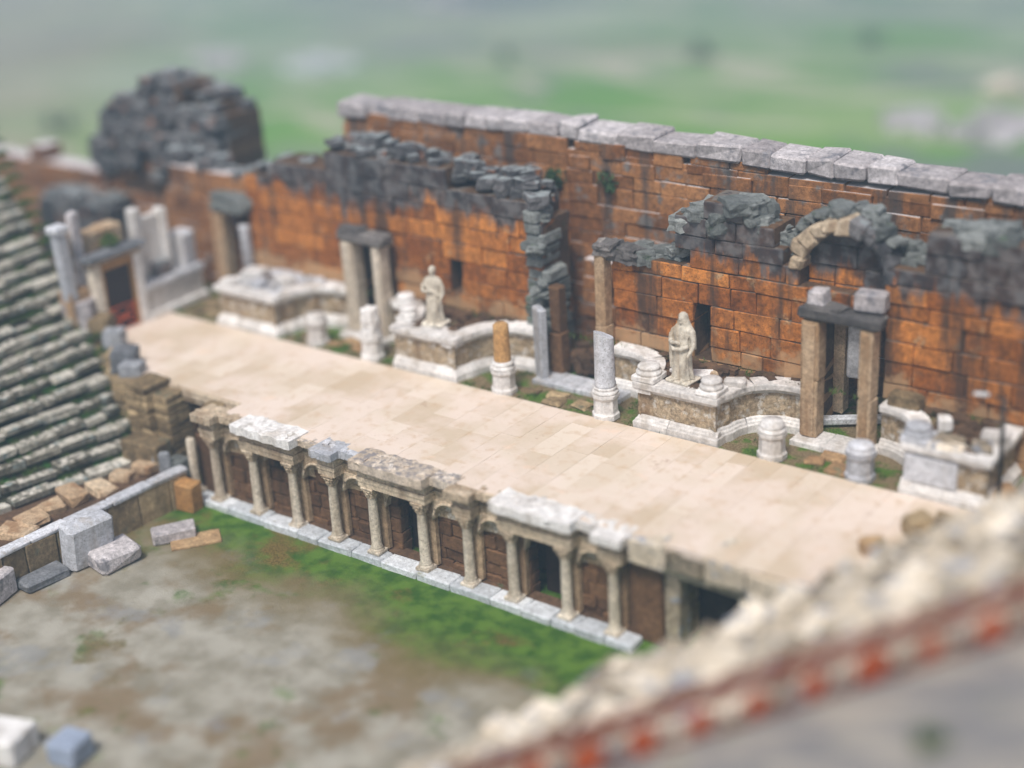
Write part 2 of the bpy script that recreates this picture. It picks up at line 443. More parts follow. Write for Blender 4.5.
def terr_h(x, y):
    d = sqrt((x + 28) ** 2 + (y - 30) ** 2)
    h = -6.5 - 9 * min(1, max(0, d - 60) / 120) - 14 * min(1, max(0, d - 150) / 500)
    w = min(1, max(0, d - 45) / 60)
    return h + w * (1.6 * hash3(x * .02, y * .02, 0) + 5 * hash3(x * .004, y * .004, 5))
def terrain():
    rs = [0, 15, 30, 40, 50, 60, 70, 80, 92, 105, 120, 138, 160, 185, 215, 250, 300, 360, 440, 550, 700, 900, 1150, 1480]
    n = 96; vs = []; fs = []
    for r in rs:
        for i in range(n):
            a = 2 * pi * i / n; x = -28 + r * cos(a); y = 30 + r * sin(a)
            vs.append((x, y, terr_h(x, y)))
    for k in range(len(rs) - 1):
        for i in range(n):
            fs.append([k * n + i, (k + 1) * n + i, (k + 1) * n + (i + 1) % n, k * n + (i + 1) % n])
    m = MB(); m.add(vs, fs, .5, True)
    tag(m.build('terrain', M['terrain']), kind='structure')
terrain()

# stage floor: slabs in courses running front to back, every slab its own tint
def stage_floor():
    m = MB()
    outline_l = [(-40.7, 33.26), (-43.8, 33.2), (-47.55, 35.45)]
    def y_front(x):
        if x > -37.72: return 32.25
        if x > -40.7: return 33.28
        if x > -43.8: return 33.2
        return 33.2 + (-43.8 - x) * .6
    x = -47.5
    while x < -12.4:
        w = U(.62, 1.1); x2 = min(x + w, -12.3)
        if x < -37.72 < x2: x2 = -37.72
        y = y_front((x + x2) / 2); stag = U(0, .8)
        first = True
        while y < 38.42:
            L = U(.9, 2.6) * (.5 + .5 * stag if first else 1); first = False
            y2 = min(y + L, 38.42)
            if 38.42 - y2 < .35: y2 = 38.42
            if x2 - x > .12:
                m.block((x + x2) / 2, (y + y2) / 2, -.12 + U(-.004, .004), x2 - x - .005, y2 - y - .005, .24, j=.002, c=.004)
            y = y2
        x = x2
    o = m.build('stage_floor', M['stage']); tag(o, kind='structure')
    # bedding under the slabs
    b = MB(); b.prism([(-37.7, 34.4), (-12.3, 34.4), (-12.3, 38.38), (-47.3, 38.38), (-47.3, 35.6), (-43.8, 33.5), (-40.7, 33.5), (-40.7, 34.4)], -3.7, -.26)
    tag(b.build('stage_bedding', M['brownwall']), kind='structure')
stage_floor()

def back_terrace():
    m = MB(); vs = []; fs = []; nx, ny = 110, 24
    for j in range(ny + 1):
        for i in range(nx + 1):
            x = -52 + 46 * i / nx; y = 38.44 + 9 * j / ny
            vs.append((x, y, -.07 + .05 * hash3(x, y, 0) + .03 * hash3(x * 3, y * 3, 4)))
    for j in range(ny):
        for i in range(nx):
            a = j * (nx + 1) + i; fs.append([a, a + 1, a + nx + 2, a + nx + 1])
    m.add(vs, fs, .5, True)
    tag(m.build('terrace_ground', M['dirt']), kind='structure')
    b = MB(); b.box(-52, -6, 38.46, 47.4, -7, -.3, c=.01, j=0)
    tag(b.build('terrace_foundation', M['brownwall']), kind='structure')
back_terrace()

# ------------------------------------------------------------------ masonry
def ashlar(mb, core, x0, x1, y, thick, z0, topf, holes=(), hh=(.5, .78), ll=(.75, 2.0), axis='x', jit=.05, ch=.025, rough_top=True, tint=None):
    """coursed stone wall with front at y (facing -y); holes = rectangles (x0,x1,z0,z1); axis 'y' swaps plan axes (front faces +x)"""
    zs = z0
    zmax = max(topf(x0 + (x1 - x0) * i / 60) for i in range(61))
    def put(xa, xb, za, zb):
        d = U(-jit, jit)
        if axis == 'x': mb.block((xa + xb) / 2, y + thick / 2 + d, (za + zb) / 2, xb - xa - .022, thick, zb - za - .022, j=.022, c=ch, tint=tint)
        else: mb.block(y - thick / 2 + d, (xa + xb) / 2, (za + zb) / 2, thick, xb - xa - .03, zb - za - .03, j=.022, c=ch, tint=tint)
    while zs < zmax:
        h = U(*hh); ze = zs + h; zm = (zs + ze) / 2
        cuts = []
        for (a, b, c, d) in holes:
            if c < zm < d: cuts.append((a, b))
        cuts.sort()
        ivs = []; p = x0
        for a, b in cuts:
            if a > p: ivs.append((p, a))
            p = max(p, b)
        if p < x1: ivs.append((p, x1))
        for a, b in ivs:
            x = a; run = None
            while x < b - 1e-4:
                L = U(*ll); x2 = x + L
                if b - x2 < .35: x2 = b
                if topf((x + x2) / 2) + U(-.12, .12) > zm:
                    put(x, x2, zs, ze)
                    if core is not None:
                        if axis == 'x': core.box(x, x2, y + .09, y + thick - .09, zs, ze, c=.001, j=0)
                        else: core.box(y - thick + .09, y - .09, x, x2, zs, ze, c=.001, j=0)
                x = x2
        zs = ze

def lerp_profile(pts):
    def f(x):
        if x <= pts[0][0]: return pts[0][1]
        for (a, b), (c, d) in zip(pts, pts[1:]):
            if x <= c: return b + (d - b) * (x - a) / (c - a)
        return pts[-1][1]
    return f

def rubble_top(mb, x0, x1, y0, y1, topf, n, s=(.25, .7), zoff=0.):
    for _ in range(n):
        x = U(x0, x1); y = U(y0, y1); a = U(*s)
        mb.rock(x, y, topf(x) + zoff + U(-.15, .12), a * U(.8, 1.6), a * U(.8, 1.3), a * U(.5, .9), rz=U(0, 3), n=3, amp=.14)

# inner stage wall, left stretch
fL = lerp_profile([(-45, 5.5), (-44, 5.8), (-41, 5.9), (-40.6, 6.6), (-39.2, 6.9), (-37, 6.9), (-36, 6.6), (-33, 6.4), (-31, 6.1), (-30.2, 5.6)])
t = thing('stage_wall', 'left stretch of orange ashlar stage wall with dark grey lichened top, behind the left statue', 'wall', (-37.6, 42, 0)); k = Kid(t)
m = MB(); c = MB()
ashlar(m, c, -45.0, -30.2, 41.3, 1.7, -.2, fL, holes=[(-34.5, -33.95, 1.9, 3.5), (-39.1, -37.2, -.3, 3.7)])
k.part(m, 'masonry', M['orange']); k.part(c, 'core', M['core'])
m = MB(); rubble_top(m, -44.8, -30.6, 41.5, 43.0, fL, 80); rubble_top(m, -40.6, -30.4, 41.5, 43, fL, 40, zoff=.3)
k.part(m, 'crest_rubble', M['ruin'])
m = MB(); m.box(-34.6, -33.85, 42.2, 42.5, 1.8, 3.6); k.part(m, 'niche_back', M['core'])
m = MB(); m.box(-39.2, -37.1, 42.4, 42.7, -.1, 3.7); k.part(m, 'doorway_back', M['brownwall'])
# grey-green collapsed end by the central doorway
m = MB()
ashlar(m, None, -30.9, -29.75, 41.12, 1.2, -.2, lerp_profile([(-30.9, 6.1), (-30.5, 5.4), (-30.1, 4.4), (-29.75, 3.0)]), hh=(.3, .55), ll=(.35, .8), jit=.16, ch=.06)
for i in range(16):
    z = U(.5, 5.6); m.rock(-29.75 - z * .14 + U(-.1, .15), 41.3 + U(-.3, .5), z, U(.3, .8), U(.3, .8), U(.25, .5), rz=U(0, 3), n=4, amp=.2)
k.part(m, 'collapsed_end', M['green_ruin'])

# inner stage wall, right stretch
fR = lerp_profile([(-27.3, 4.6), (-26.2, 4.7), (-24.9, 5.0), (-24.8, 6.2), (-24, 6.4), (-23.6, 5.9), (-23.1, 6.9), (-22.3, 7.0), (-21.6, 6.2), (-20.8, 5.7),
                   (-20.7, 5.4), (-17.1, 5.4), (-16.9, 6.0), (-16.2, 6.1), (-15.8, 6.9), (-14.5, 7.0), (-13, 6.8), (-9, 6.7)])
t = thing('stage_wall', 'right stretch of orange ashlar stage wall with round arch above the right doorway', 'wall', (-18, 42, 0)); k = Kid(t)
m = MB(); c = MB()
ashlar(m, c, -27.3, -8.5, 41.3, 1.5, -.2, fR, holes=[(-24.15, -23.5, 1.7, 3.6), (-19.6, -17.4, -.3, 4.3), (-20.35, -17.45, 4.7, 8)])
k.part(m, 'masonry', M['orange']); k.part(c, 'core', M['core'])
m = MB()
for i in range(11):                                          # voussoirs
    a0 = pi * i / 11; a1 = pi * (i + 1) / 11; am = (a0 + a1) / 2
    rm = 1.62 + U(-.06, .06)
    m.block(-18.9 + rm * cos(am), 41.75 + U(-.06, .06), 5.25 + rm * sin(am), U(.46, .56), 1.0, U(.4, .58), ty=-(am - pi / 2) + U(-.08, .08), j=.05, c=.07)
    if i == 4: k.part(m, 'arch', M['ruin'], 'dark lichened half of the arch'); m = MB()
k.part(m, 'arch', M['entab'], 'pale tan half of the arch')
m = MB()
for i in range(16):
    a = pi * (i + .5) / 16
    m.rock(-18.9 + 2.0 * cos(a) + U(-.05, .05), 41.9 + U(-.3, .6), 5.25 + 2.0 * sin(a), U(.35, .6), U(.6, 1.), U(.22, .36), rz=U(-.3, .3), n=3)
rubble_top(m, -27, -21, 41.5, 42.6, fR, 46); rubble_top(m, -16.9, -8.7, 41.5, 42.6, fR, 46)
rubble_top(m, -24.8, -21.9, 41.5, 42.6, fR, 16, (.5, .9)); rubble_top(m, -16, -13, 41.5, 42.6, fR, 16, (.5, .9))
k.part(m, 'crest_rubble', M['green_ruin'])
m = MB(); ashlar(m, None, -20.3, -17.5, 41.85, .4, 4.3, lambda x: 5.4 + sqrt(max(0, 2.2 - (x + 18.9) ** 2)) * .95)
k.part(m, 'arch_back', M['orange'])
m = MB(); m.box(-24.25, -23.4, 42.3, 42.6, 1.6, 3.7); k.part(m, 'niche_back', M['core'])

# outer wall behind
fO = lerp_profile([(-41.8, 7.75), (-33, 8.0), (-26, 7.85), (-15, 7.7), (-5, 7.6)])
t = thing('outer_wall', 'tall brown outer wall with pale flat capstones running along the far back', 'wall', (-24, 45, 0)); k = Kid(t)
m = MB(); c = MB()
ashlar(m, c, -41.8, -5, 44.0, 1.3, -.2, lambda x: fO(x) - .45, hh=(.5, .7), ll=(.9, 2.0))
k.part(m, 'masonry', M['outer']); k.part(c, 'core', M['core'])
m = MB(); ashlar(m, None, -41.7, -5, 44.03, 1.24, 7.0, lambda x: 7.5, hh=(.3, .32), jit=.02); k.part(m, 'wall_head', M['outer'])
m = MB(); x = -41.9
while x < -5:
    L = U(.8, 1.8); m.box(x, x + L + .01, 43.93 + U(-.08, .12), 45.45, fO(x + L / 2) - .3, fO(x + L / 2) + .24 + U(-.08, .08), c=.07, j=.05); x += L
k.part(m, 'capstones', M['cap'])
m = MB()
ashlar(m, None, -30, -27.2, 43.4, .5, 0, lerp_profile([(-30, 3.6), (-28.5, 3.9), (-27.2, 3.2)]), holes=[(-29.2, -28.1, 0, 2.6)])
k.part(m, 'rear_doorway', M['outer'])

# ruined tower, far left, and the low brown wall beyond it
t = thing('ruined_tower', 'dark grey ruined tower of lichened rubble, highest mass at the far left', 'ruin', (-53, 45, 0)); k = Kid(t)
fT = lerp_profile([(-57.2, 4.2), (-56.6, 6.0), (-55, 6.7), (-53.8, 7.3), (-52.6, 8.0), (-51.6, 7.4), (-51.2, 6.3), (-50.7, 7.4), (-49.6, 7.4), (-48.9, 6.0), (-48.6, 5.2)])
m = MB(); c = MB()
ashlar(m, c, -57.2, -48.6, 44.0, 2.2, 4.4, fT, hh=(.4, .7), ll=(.6, 1.4), jit=.18, ch=.08)
k.part(m, 'masonry', M['ruin'])
m = MB(); ashlar(m, c, -57.2, -48.6, 43.9, 2.2, -6, lambda x: min(fT(x), 4.4), hh=(.45, .7), ll=(.7, 1.6), jit=.12, ch=.05)
k.part(m, 'lower_masonry', M['outer']); k.part(c, 'core', M['core'])
m = MB(); rubble_top(m, -57, -49, 44, 46, fT, 70, (.4, 1.0))
for _ in range(120):
    x = U(-57.2, -48.7); z = U(3.6, fT(x)); m.rock(x, 43.9 + U(-.15, .1), z, U(.5, 1.3), U(.4, .9), U(.3, .8), rz=U(-.3, .3), n=3, amp=.16)
k.part(m, 'crest_rubble', M['ruin'])
fS = lerp_profile([(-49, 5.4), (-47.5, 5.2), (-46, 4.9), (-45, 5.3)])
t = thing('stage_wall', 'low orange wall stub with a tan pillar and doorway, between tower and long stage wall', 'wall', (-46.8, 42, 0)); k = Kid(t)
m = MB(); ashlar(m, None, -50, -45.05, 41.8, 1.2, -.2, fS, holes=[(-46.2, -45.2, -.3, 3.6)])
k.part(m, 'masonry', M['outer'])
m = MB(); rubble_top(m, -50, -45.2, 42, 42.8, fS, 24, (.3, .7)); k.part(m, 'crest_rubble', M['ruin'])
m = MB(); m.box(-46.85, -46.25, 40.9, 41.5, -.05, 3.7, c=.06, j=.04); k.part(m, 'pillar', M['tan'])
m = MB(); m.lathe([(.24, 0), (.22, 3.2), (.26, 3.3)], 14, (-44.95, 41.0, 0)); k.part(m, 'column', M['greymarble'])
m = MB(); m.rock(-45.7, 41.3, 4.1, 2.0, 1.0, .65, n=4, sq=.8); k.part(m, 'lintel', M['green_ruin'])
m = MB(); m.box(-46.4, -45.0, 42.8, 43.1, -.1, 3.8); k.part(m, 'doorway_back', M['wooddoor'])  # dark panel in place of the shade behind the opening
fB = lerp_profile([(-70, 2.5), (-64, 3.2), (-60, 2.6), (-57.5, 2.2)])
m = MB(); ashlar(m, None, -72, -57.6, 45, 1.2, -6, fB, hh=(.5, .8), ll=(.8, 1.6))
solid(m, 'boundary_wall', M['outer'], 'low reddish brown wall beyond the top left end of the seating', 'wall', (-64, 45, -6))
m = MB()
for i in range(5): m.rock(-59.5 + i * .9, 43.0 + U(-.3, .3), 2.2 + U(-.2, .2), 1.5, 1.2, .7, rz=U(-.2, .2), sq=.8)
for i in range(6): m.rock(-59.7 + i * .8, 43.2 + U(-.3, .3), .6 + U(-.2, .2), 1.4, 1.6, 3.2, rz=U(-.2, .2), sq=.8)
solid(m, 'ruined_pier', M['ruin'], 'flat topped grey rubble pier between seating and dark tower', 'ruin', (-58, 43, -1))

# ------------------------------------------------------------------ podiums in front of the stage wall
def arc(cx, cy, r, a0, a1, n):
    return [(cx + r * cos(radians(a0 + (a1 - a0) * i / n)), cy + r * sin(radians(a0 + (a1 - a0) * i / n))) for i in range(n + 1)]
def podium_path(xa, xb, wl, wr, yf=38.5):
    """plan from left doorway round the projecting front to the right doorway (wall on the left hand, open side on the right)"""
    p = []
    if wl is not None:                       # concave left wing: jamb -> arc -> side -> corner
        r = 1.35; cx = xa - .15 - r
        p += [(wl, 40.62)]
        p += arc(cx, 40.62 - r, r, 90, 0, 9)
        p += [(xa - .03, 39.0)]
    else: p += [(xa, 41.2)]
    p += [(xa, yf), (xa + (xb - xa) * .33, yf), (xa + (xb - xa) * .66, yf), (xb, yf)]
    if wr is not None:
        r = 1.35; cx = xb + .15 + r
        p += [(xb + .03, 39.0)]
        p += arc(cx, 40.62 - r, r, 180, 90, 9)
        p += [(wr, 40.62)]
    else: p += [(xb, 41.2)]
    return p
def resample(p, d=.22):
    o = [p[0]]
    for a, b in zip(p, p[1:]):
        L = sqrt((a[0] - b[0]) ** 2 + (a[1] - b[1]) ** 2); n = max(1, int(L / d))
        for i in range(1, n + 1): o.append((a[0] + (b[0] - a[0]) * i / n, a[1] + (b[1] - a[1]) * i / n))
    return o
def podium(label, xa, xb, wl, wr, h=1.6, top='core'):
    t = thing('podium', label, 'podium', ((xa + xb) / 2, 39.5, 0)); k = Kid(t)
    path = podium_path(xa, xb, wl, wr)
    # moulded base and cornice are laid as separate stones along the path, with open joints
    P = resample(path)
    def stones(prof, name, mat, off, lo, hi, wob):
        m = MB(); i = 0
        while i < len(P) - 1:
            j = min(len(P) - 1, i + random.randint(lo, hi))
            if len(P) - 1 - j < 3: j = len(P) - 1
            seg = [list(q) for q in P[i:j + 1]]
            # open joint: shorten both ends by 8 mm
            for e, n2 in ((0, 1), (-1, -2)):
                d = Vector(seg[n2]) - Vector(seg[e]); d = d.normalized() * .008
                seg[e] = [seg[e][0] + d.x, seg[e][1] + d.y]
            dz = U(-.012, .012)
            m.sweep(seg, [(o, z + dz) for o, z in prof], wob=wob)
            i = j
        return k.part(m, name, mat)
    base = [(-.3, -.1), (.02, -.1), (.02, .17), (-.0, .2), (-.03, .2), (-.05, .27), (-.1, .31), (-.12, .37), (-.16, .4), (-.3, .4)]
    stones(base, 'base_moulding', M['marble'], 0, 5, 8, .02)
    dado = [(-.45, .4), (-.19, .4), (-.19, 1.24), (-.45, 1.24)]
    # carved frieze: rows of worn relief figures
    m = MB(); i = 0
    Q = resample(path, .085)
    vs = []; fs = []; nz = 14
    for a in range(len(Q)):
        p0 = Vector(Q[max(a - 1, 0)]); p1 = Vector(Q[min(a + 1, len(Q) - 1)]); d = (p1 - p0).normalized(); nn = Vector((d.y, -d.x))
        for b in range(nz + 1):
            z = .38 + .88 * b / nz; w = sin(pi * b / nz) ** .5
            s = a * .085
            rel = w * (.09 * abs(sin(s * 4.6 + 1.2 * hash3(s * .7, 0, 3))) ** 2 + .05 * hash3(s * 4.2, z * 4.5, xa) + .02 * hash3(s * 9, z * 8, xa + 3))
            q = Vector(Q[a]) + nn * (-.21 + rel)
            vs.append((q.x, q.y, z))
    for a in range(len(Q) - 1):
        for b in range(nz):
            i0 = a * (nz + 1) + b
            fs.append([i0, i0 + nz + 1, i0 + nz + 2, i0 + 1])
    m.add(vs, fs, .5, True)
    k.part(m, 'carved_frieze', M['relief'])
    H = h
    cor = [(-.62, 1.22), (-.17, 1.22), (-.14, 1.28), (-.1, 1.31), (-.04, 1.36), (.02, 1.4), (.02, H - .04), (-.0, H), (-.62, H)]
    stones(cor, 'cornice', M['marble'], 0, 4, 8, .03)
    # fill between the cornice and the stage wall
    m = MB()
    inner = []
    for a in range(len(P)):
        p0 = Vector(P[max(a - 1, 0)]); p1 = Vector(P[min(a + 1, len(P) - 1)]); d = (p1 - p0).normalized(); nn = Vector((d.y, -d.x))
        q = Vector(P[a]) - nn * .28
        inner.append((q.x, min(q.y, 41.2)))
    nr = 10; vs = []; fs = []
    for (x, y) in inner:
        for b in range(nr + 1):
            yy = y + (41.32 - y) * b / nr
            vs.append((x, yy, 1.44 + .09 * hash3(x * 1.4, yy * 1.4, 2) + .05 * hash3(x * 5, yy * 5, 2) - .05))
    for a in range(len(inner) - 1):
        for b in range(nr):
            i0 = a * (nr + 1) + b; fs.append([i0, i0 + nr + 1, i0 + nr + 2, i0 + 1])
    m.add(vs, fs, .5, True)
    k.part(m, 'rubble_fill', M[top])
    m = MB()
    for _ in range(46):
        x = U(xa + .3, xb - .3); y = U(38.9, 41.0); a = U(.12, .4)
        m.rock(x, y, 1.52, a * 1.4, a, a * .55, rz=U(0, 3), n=3)
    for _ in range(24):
        x = U(path[0][0], path[-1][0]); y = U(40.85, 41.2); a = U(.15, .35)
        m.rock(x, y, 1.5, a * 1.3, a, a * .7, rz=U(0, 3), n=3)
    k.part(m, 'loose_rubble', M['core' if top != 'ruin' else 'greymarble'])
    return t
podium('leftmost carved white podium, its top strewn with grey rubble, left of the left doorway', -44.45, -41.15, None, -39.3, top='ruin')
podium('carved white podium bearing the slim statue, between left and centre doorways', -35.2, -32.25, -37.0, -29.95)
podium('carved tan podium bearing the veiled statue, between centre and right doorways', -24.8, -21.7, -27.0, -19.8)
podium('plain grey fronted podium with broken slab top at the right edge, beside the lamp post', -15.6, -12.9, -17.2, None, top='dirt')

# plain grey front slab of the far right podium
m = MB(); m.box(-15.5, -13.9, 38.56, 38.72, .4, 1.24, c=.02, j=.01)
m.lathe([(.01, 0), (.01, .01)], 4, (-15, 38.7, .5))
solid(m, 'facing_slab', M['greymarble'], 'smooth grey marble facing slab on front of the right edge podium', 'slab', (-14.7, 38.6, .4))

# ------------------------------------------------------------------ doorways
def doorway(label, xl, xr, ztop, yj=40.62, wj=.62, mat='tan', lint='lintel', dj=.6, wjr=None):
    t = thing('doorway', label, 'doorway', ((xl + xr) / 2, yj, 0)); k = Kid(t)
    wjr = wjr or wj
    for (x, w) in ((xl, wj), (xr, wjr)):
        m = MB(); z = .12; n = 3
        zs = [.12, .12 + (ztop - .12) * U(.42, .5), ztop]
        for a, b in zip(zs, zs[1:]):
            m.box(x - w / 2, x + w / 2, yj - dj / 2, yj + dj / 2, a, b - .006, c=.035, j=.018)
        # shallow fascia strip down the face
        m.box(x - w / 2 + .1, x + w / 2 - .1, yj - dj / 2 - .05, yj - dj / 2 + .05, .14, ztop - .1, c=.02, j=.01)
        k.part(m, 'jamb', M[mat])
    m = MB(); m.block((xl + xr) / 2, yj, ztop + .22, xr - xl + wj + .25, dj + .15, .42, j=.05, c=.08)
    m.rock((xl + xr) / 2 - .5, yj - .05, ztop + .42, (xr - xl) * .7, .6, .25, n=5, sq=.8)
    k.part(m, 'lintel', M[lint])
    m = MB(); x = xl - wj / 2 - .1
    while x < xr + .3:
        L = min(U(.7, 1.2), xr + .45 - x); m.box(x, x + L - .015, yj - .75, yj + .35, -.12, .11, c=.025, j=.01); x += L
    k.part(m, 'sill', M['marble'])
    return t, k
t, kk = doorway('left doorway with tall pale jambs and dark lintel, against the orange wall', -38.75, -37.3, 3.75, wj=.62, mat='colshaft', wjr=.42)
t, kk = doorway('right doorway with tan jambs and black lichened lintel, beneath the round arch', -19.45, -17.6, 4.05, wj=.6, wjr=.45)
# centre: only two brown piers of unequal height still stand
t = thing('doorway', 'ruined centre doorway, brown piers of unequal height without a lintel', 'doorway', (-28.5, 40.9, 0)); k = Kid(t)
m = MB(); m.box(-29.75, -29.2, 40.75, 41.3, 0, 1.6, c=.04, j=.03); m.box(-29.7, -29.25, 40.8, 41.3, 1.61, 3.3, c=.05, j=.03); k.part(m, 'pier', M['brownwall'])
m = MB(); m.box(-27.75, -27.3, 40.75, 41.25, 0, 2.2, c=.03, j=.02); m.box(-27.73, -27.32, 40.78, 41.25, 2.21, 4.9, c=.03, j=.02); k.part(m, 'pier', M['tan'])
m = MB(); m.rock(-27.35, 41.1, 5.0, .8, .9, .5, n=5, sq=.6, amp=.2); m.rock(-26.75, 41.35, 4.8, 1.2, .8, .6, n=5, sq=.6, amp=.2); k.part(m, 'pier_block', M['lintel'])
m = MB(); x = -29.9
while x < -27.1: m.box(x, x + .9, 39.85, 40.9, -.12, .1, c=.025, j=.012); x += .92
k.part(m, 'sill', M['greymarble'])
m = MB()
for i in range(26): m.rock(U(-29.1, -27.8), U(41.2, 43), U(.1, .7), U(.3, .7), U(.3, .6), U(.2, .5), rz=U(0, 3), n=3)
k.part(m, 'fallen_rubble', M['core'])

def loose(name, mat, label, cat, x, y, z, sx, sy, sz, rz=0., group=None, sq=.8, amp=.08, tilt=0., blk=True):
    m = MB()
    if blk: m.block(x, y, z + sz / 2, sx, sy, sz, rz=rz, j=.03 * min(1, sz * 2), c=min(.05, sz * .2), ty=tilt)
    else: m.rock(x, y, z + sz / 2, sx, sy, sz, rz=rz, sq=sq, amp=amp, n=5)
    return solid(m, name, M[mat], label, cat, (x, y, z), group)

loose('stone_block', 'cap', 'white topped block standing on the left end of the right doorway lintel', 'stone', -19.35, 40.7, 4.5, .55, .6, .5)
loose('stone_block', 'cap', 'pale pinkish block standing on the right end of the right doorway lintel', 'stone', -17.7, 40.9, 4.5, .95, .6, .62, rz=.15)
loose('fallen_slab', 'palemarble', 'bright white marble slab seen through the right doorway', 'slab', -18.8, 42.5, 1.5, .6, .3, 2.2)
loose('stone_block', 'tan', 'tall tan block standing inside the right doorway, left of the white slab', 'stone', -19.6, 42.7, .1, .7, .5, 3.3)
loose('fallen_beam', 'greymarble', 'long pale stone beam lying on the grass inside the right doorway', 'stone beam', -18.6, 42.2, 0, 2.6, .3, .28, rz=.6)
loose('stone_block', 'endwall', 'ochre block lying at the foot of the wall right of the right doorway', 'stone', -16.5, 40.98, 1.5, 1.0, .45, .5)
loose('upright_slab', 'greymarble', 'tall pale grey marble slab standing upright left of the centre doorway', 'slab', -29.72, 40.25, .0, .62, .3, 2.7, rz=-.5, tilt=.03)

# ------------------------------------------------------------------ pedestals and broken columns on the stage edge
def pedestal_parts(k, x, y, mat='marble', h=1.15, r=.43):
    m = MB()
    octo = lambda a, z: 1 / max(.924, cos(((a + pi / 8) % (pi / 4)) - pi / 8)) * .97
    m.lathe([(r * 1.05, -.05), (r * 1.05, .12), (r * .96, .16), (r * .93, .2), (r * .9, .62), (r * .96, .68), (r * 1.06, .74), (r * 1.06, .84)], 32,
            (x, y, 0), mod=octo, smooth=False, rot=pi / 8)
    k.part(m, 'pedestal', M[mat])
    m = MB()
    m.lathe([(r * .95, .84), (r * 1.02, .88), (r * 1.02, .93), (r * .92, .96), (r * .85, .99), (r * .9, 1.03), (r * .93, 1.07), (r * .8, 1.1), (r * .78, h)], 28,
            (x, y, 0), mod=lambda a, z: 1 + .03 * hash3(cos(a) * 2 + x, sin(a) * 2, z * 4))
    k.part(m, 'base_moulding', M[mat])
def ped(label, x, y=38.75, mat='marble', h=1.15):
    t = thing('column_stump', label, 'column', (x, y, 0), 'column pedestals along the back of the stage'); k = Kid(t)
    pedestal_parts(k, x, y, mat, h); return t, k
ped('short octagonal white pedestal before the leftmost podium, nothing on top', -39.4, 38.95)
t, k = ped('white pedestal with a small worn stone stub, in front of the left doorway', -36.5, 38.85)
m = MB(); m.rock(-36.45, 38.85, 1.55, .62, .6, .85, n=6, sq=.6, amp=.12); k.part(m, 'stub', M['marble'])
t, k = ped('white pedestal carrying a stub of bright ochre column', -30.3)
m = MB(); m.lathe([(.3, 1.13), (.3, 1.2), (.285, 1.7), (.28, 2.3), (.27, 2.46), (.2, 2.52)], 22, (-30.3, 38.75, 0), mod=lambda a, z: 1 + .04 * hash3(cos(a) * 1.5, sin(a) * 1.5, z * 2)); k.part(m, 'broken_shaft', M['ochrecol'])
t, k = ped('white pedestal carrying a tall grey broken column with slanting top', -26.05)
m = MB()
pr = [(.36, 1.12), (.37, 1.2), (.345, 1.28), (.34, 1.9), (.335, 2.4), (.33, 2.75)]
m.lathe(pr, 24, (-26.05, 38.75, 0), cap=False)
n = 24; o = len(m.v)
base = m.v[-n:]
ring = [(p[0], p[1], 2.9 + (p[0] + 26.05) * -.25 - (p[1] - 38.75) * .35 + .03 * hash3(p[0] * 5, p[1] * 5, 0)) for p in base]
m.add(base + ring, [[i, (i + 1) % n, n + (i + 1) % n, n + i] for i in range(n)] + [[n + i for i in range(n)]], m.t[-1])
k.part(m, 'broken_shaft', M['greymarble'])
ped('worn white pedestal with moulded top, left of the right doorway', -19.9, 38.8, h=1.2)
ped('greyish pedestal with worn round top, right of the right doorway sill', -16.95, 38.8, 'greymarble', h=1.12)

# ------------------------------------------------------------------ statues
def ring_body(m, rings, n=40, folds=.0, seed=0., c=(0, 0, 0), cap=True):
    vs = []; fs = []
    for (z, rx, ry, ox, oy, fa) in rings:
        for i in range(n):
            a = 2 * pi * i / n
            f = 1 + 1.7 * fa * (sin(9 * a + 1.3 * sin(2.2 * z + seed)) * .6 + .5 * sin(14 * a + seed + 1.5 * z)) + fa * .6 * hash3(cos(a) * 2, sin(a) * 2, z * 2 + seed)
            vs.append((c[0] + ox + rx * f * cos(a), c[1] + oy + ry * f * sin(a), c[2] + z))
    for k in range(len(rings) - 1):
        for i in range(n): fs.append([k * n + i, k * n + (i + 1) % n, (k + 1) * n + (i + 1) % n, (k + 1) * n + i])
    fs.append(list(range(n))[::-1]); fs.append([(len(rings) - 1) * n + i for i in range(n)])
    m.add(vs, fs, .5, True)
def ellipsoid(m, c, r, n=16, mrot=None):
    pr = [(max(.02, sin(pi * i / 12)), -cos(pi * i / 12)) for i in range(13)]
    vs = []; fs = []
    for (q, z) in pr:
        for i in range(n):
            a = 2 * pi * i / n; v = Vector((q * cos(a) * r[0], q * sin(a) * r[1], z * r[2]))
            if mrot: v = mrot @ v
            vs.append(tuple(v + Vector(c)))
    for k in range(len(pr) - 1):
        for i in range(n): fs.append([k * n + i, k * n + (i + 1) % n, (k + 1) * n + (i + 1) % n, (k + 1) * n + i])
    fs.append(list(range(n))[::-1]); fs.append([(len(pr) - 1) * n + i for i in range(n)])
    m.add(vs, fs, .5, True)
def remeshed(ob, vox, smooth=2):
    md = ob.modifiers.new('r', 'REMESH'); md.mode = 'VOXEL'; md.voxel_size = vox; md.use_smooth_shade = True
    sm = ob.modifiers.new('s', 'SMOOTH'); sm.iterations = smooth; sm.factor = .5
    dg = bpy.context.evaluated_depsgraph_get(); e = ob.evaluated_get(dg)
    me = bpy.data.meshes.new_from_object(e); old = ob.data
    ob.modifiers.clear(); ob.data = me; me.name = ob.name
    if not me.materials: me.materials.append(old.materials[0])
    bpy.data.meshes.remove(old)
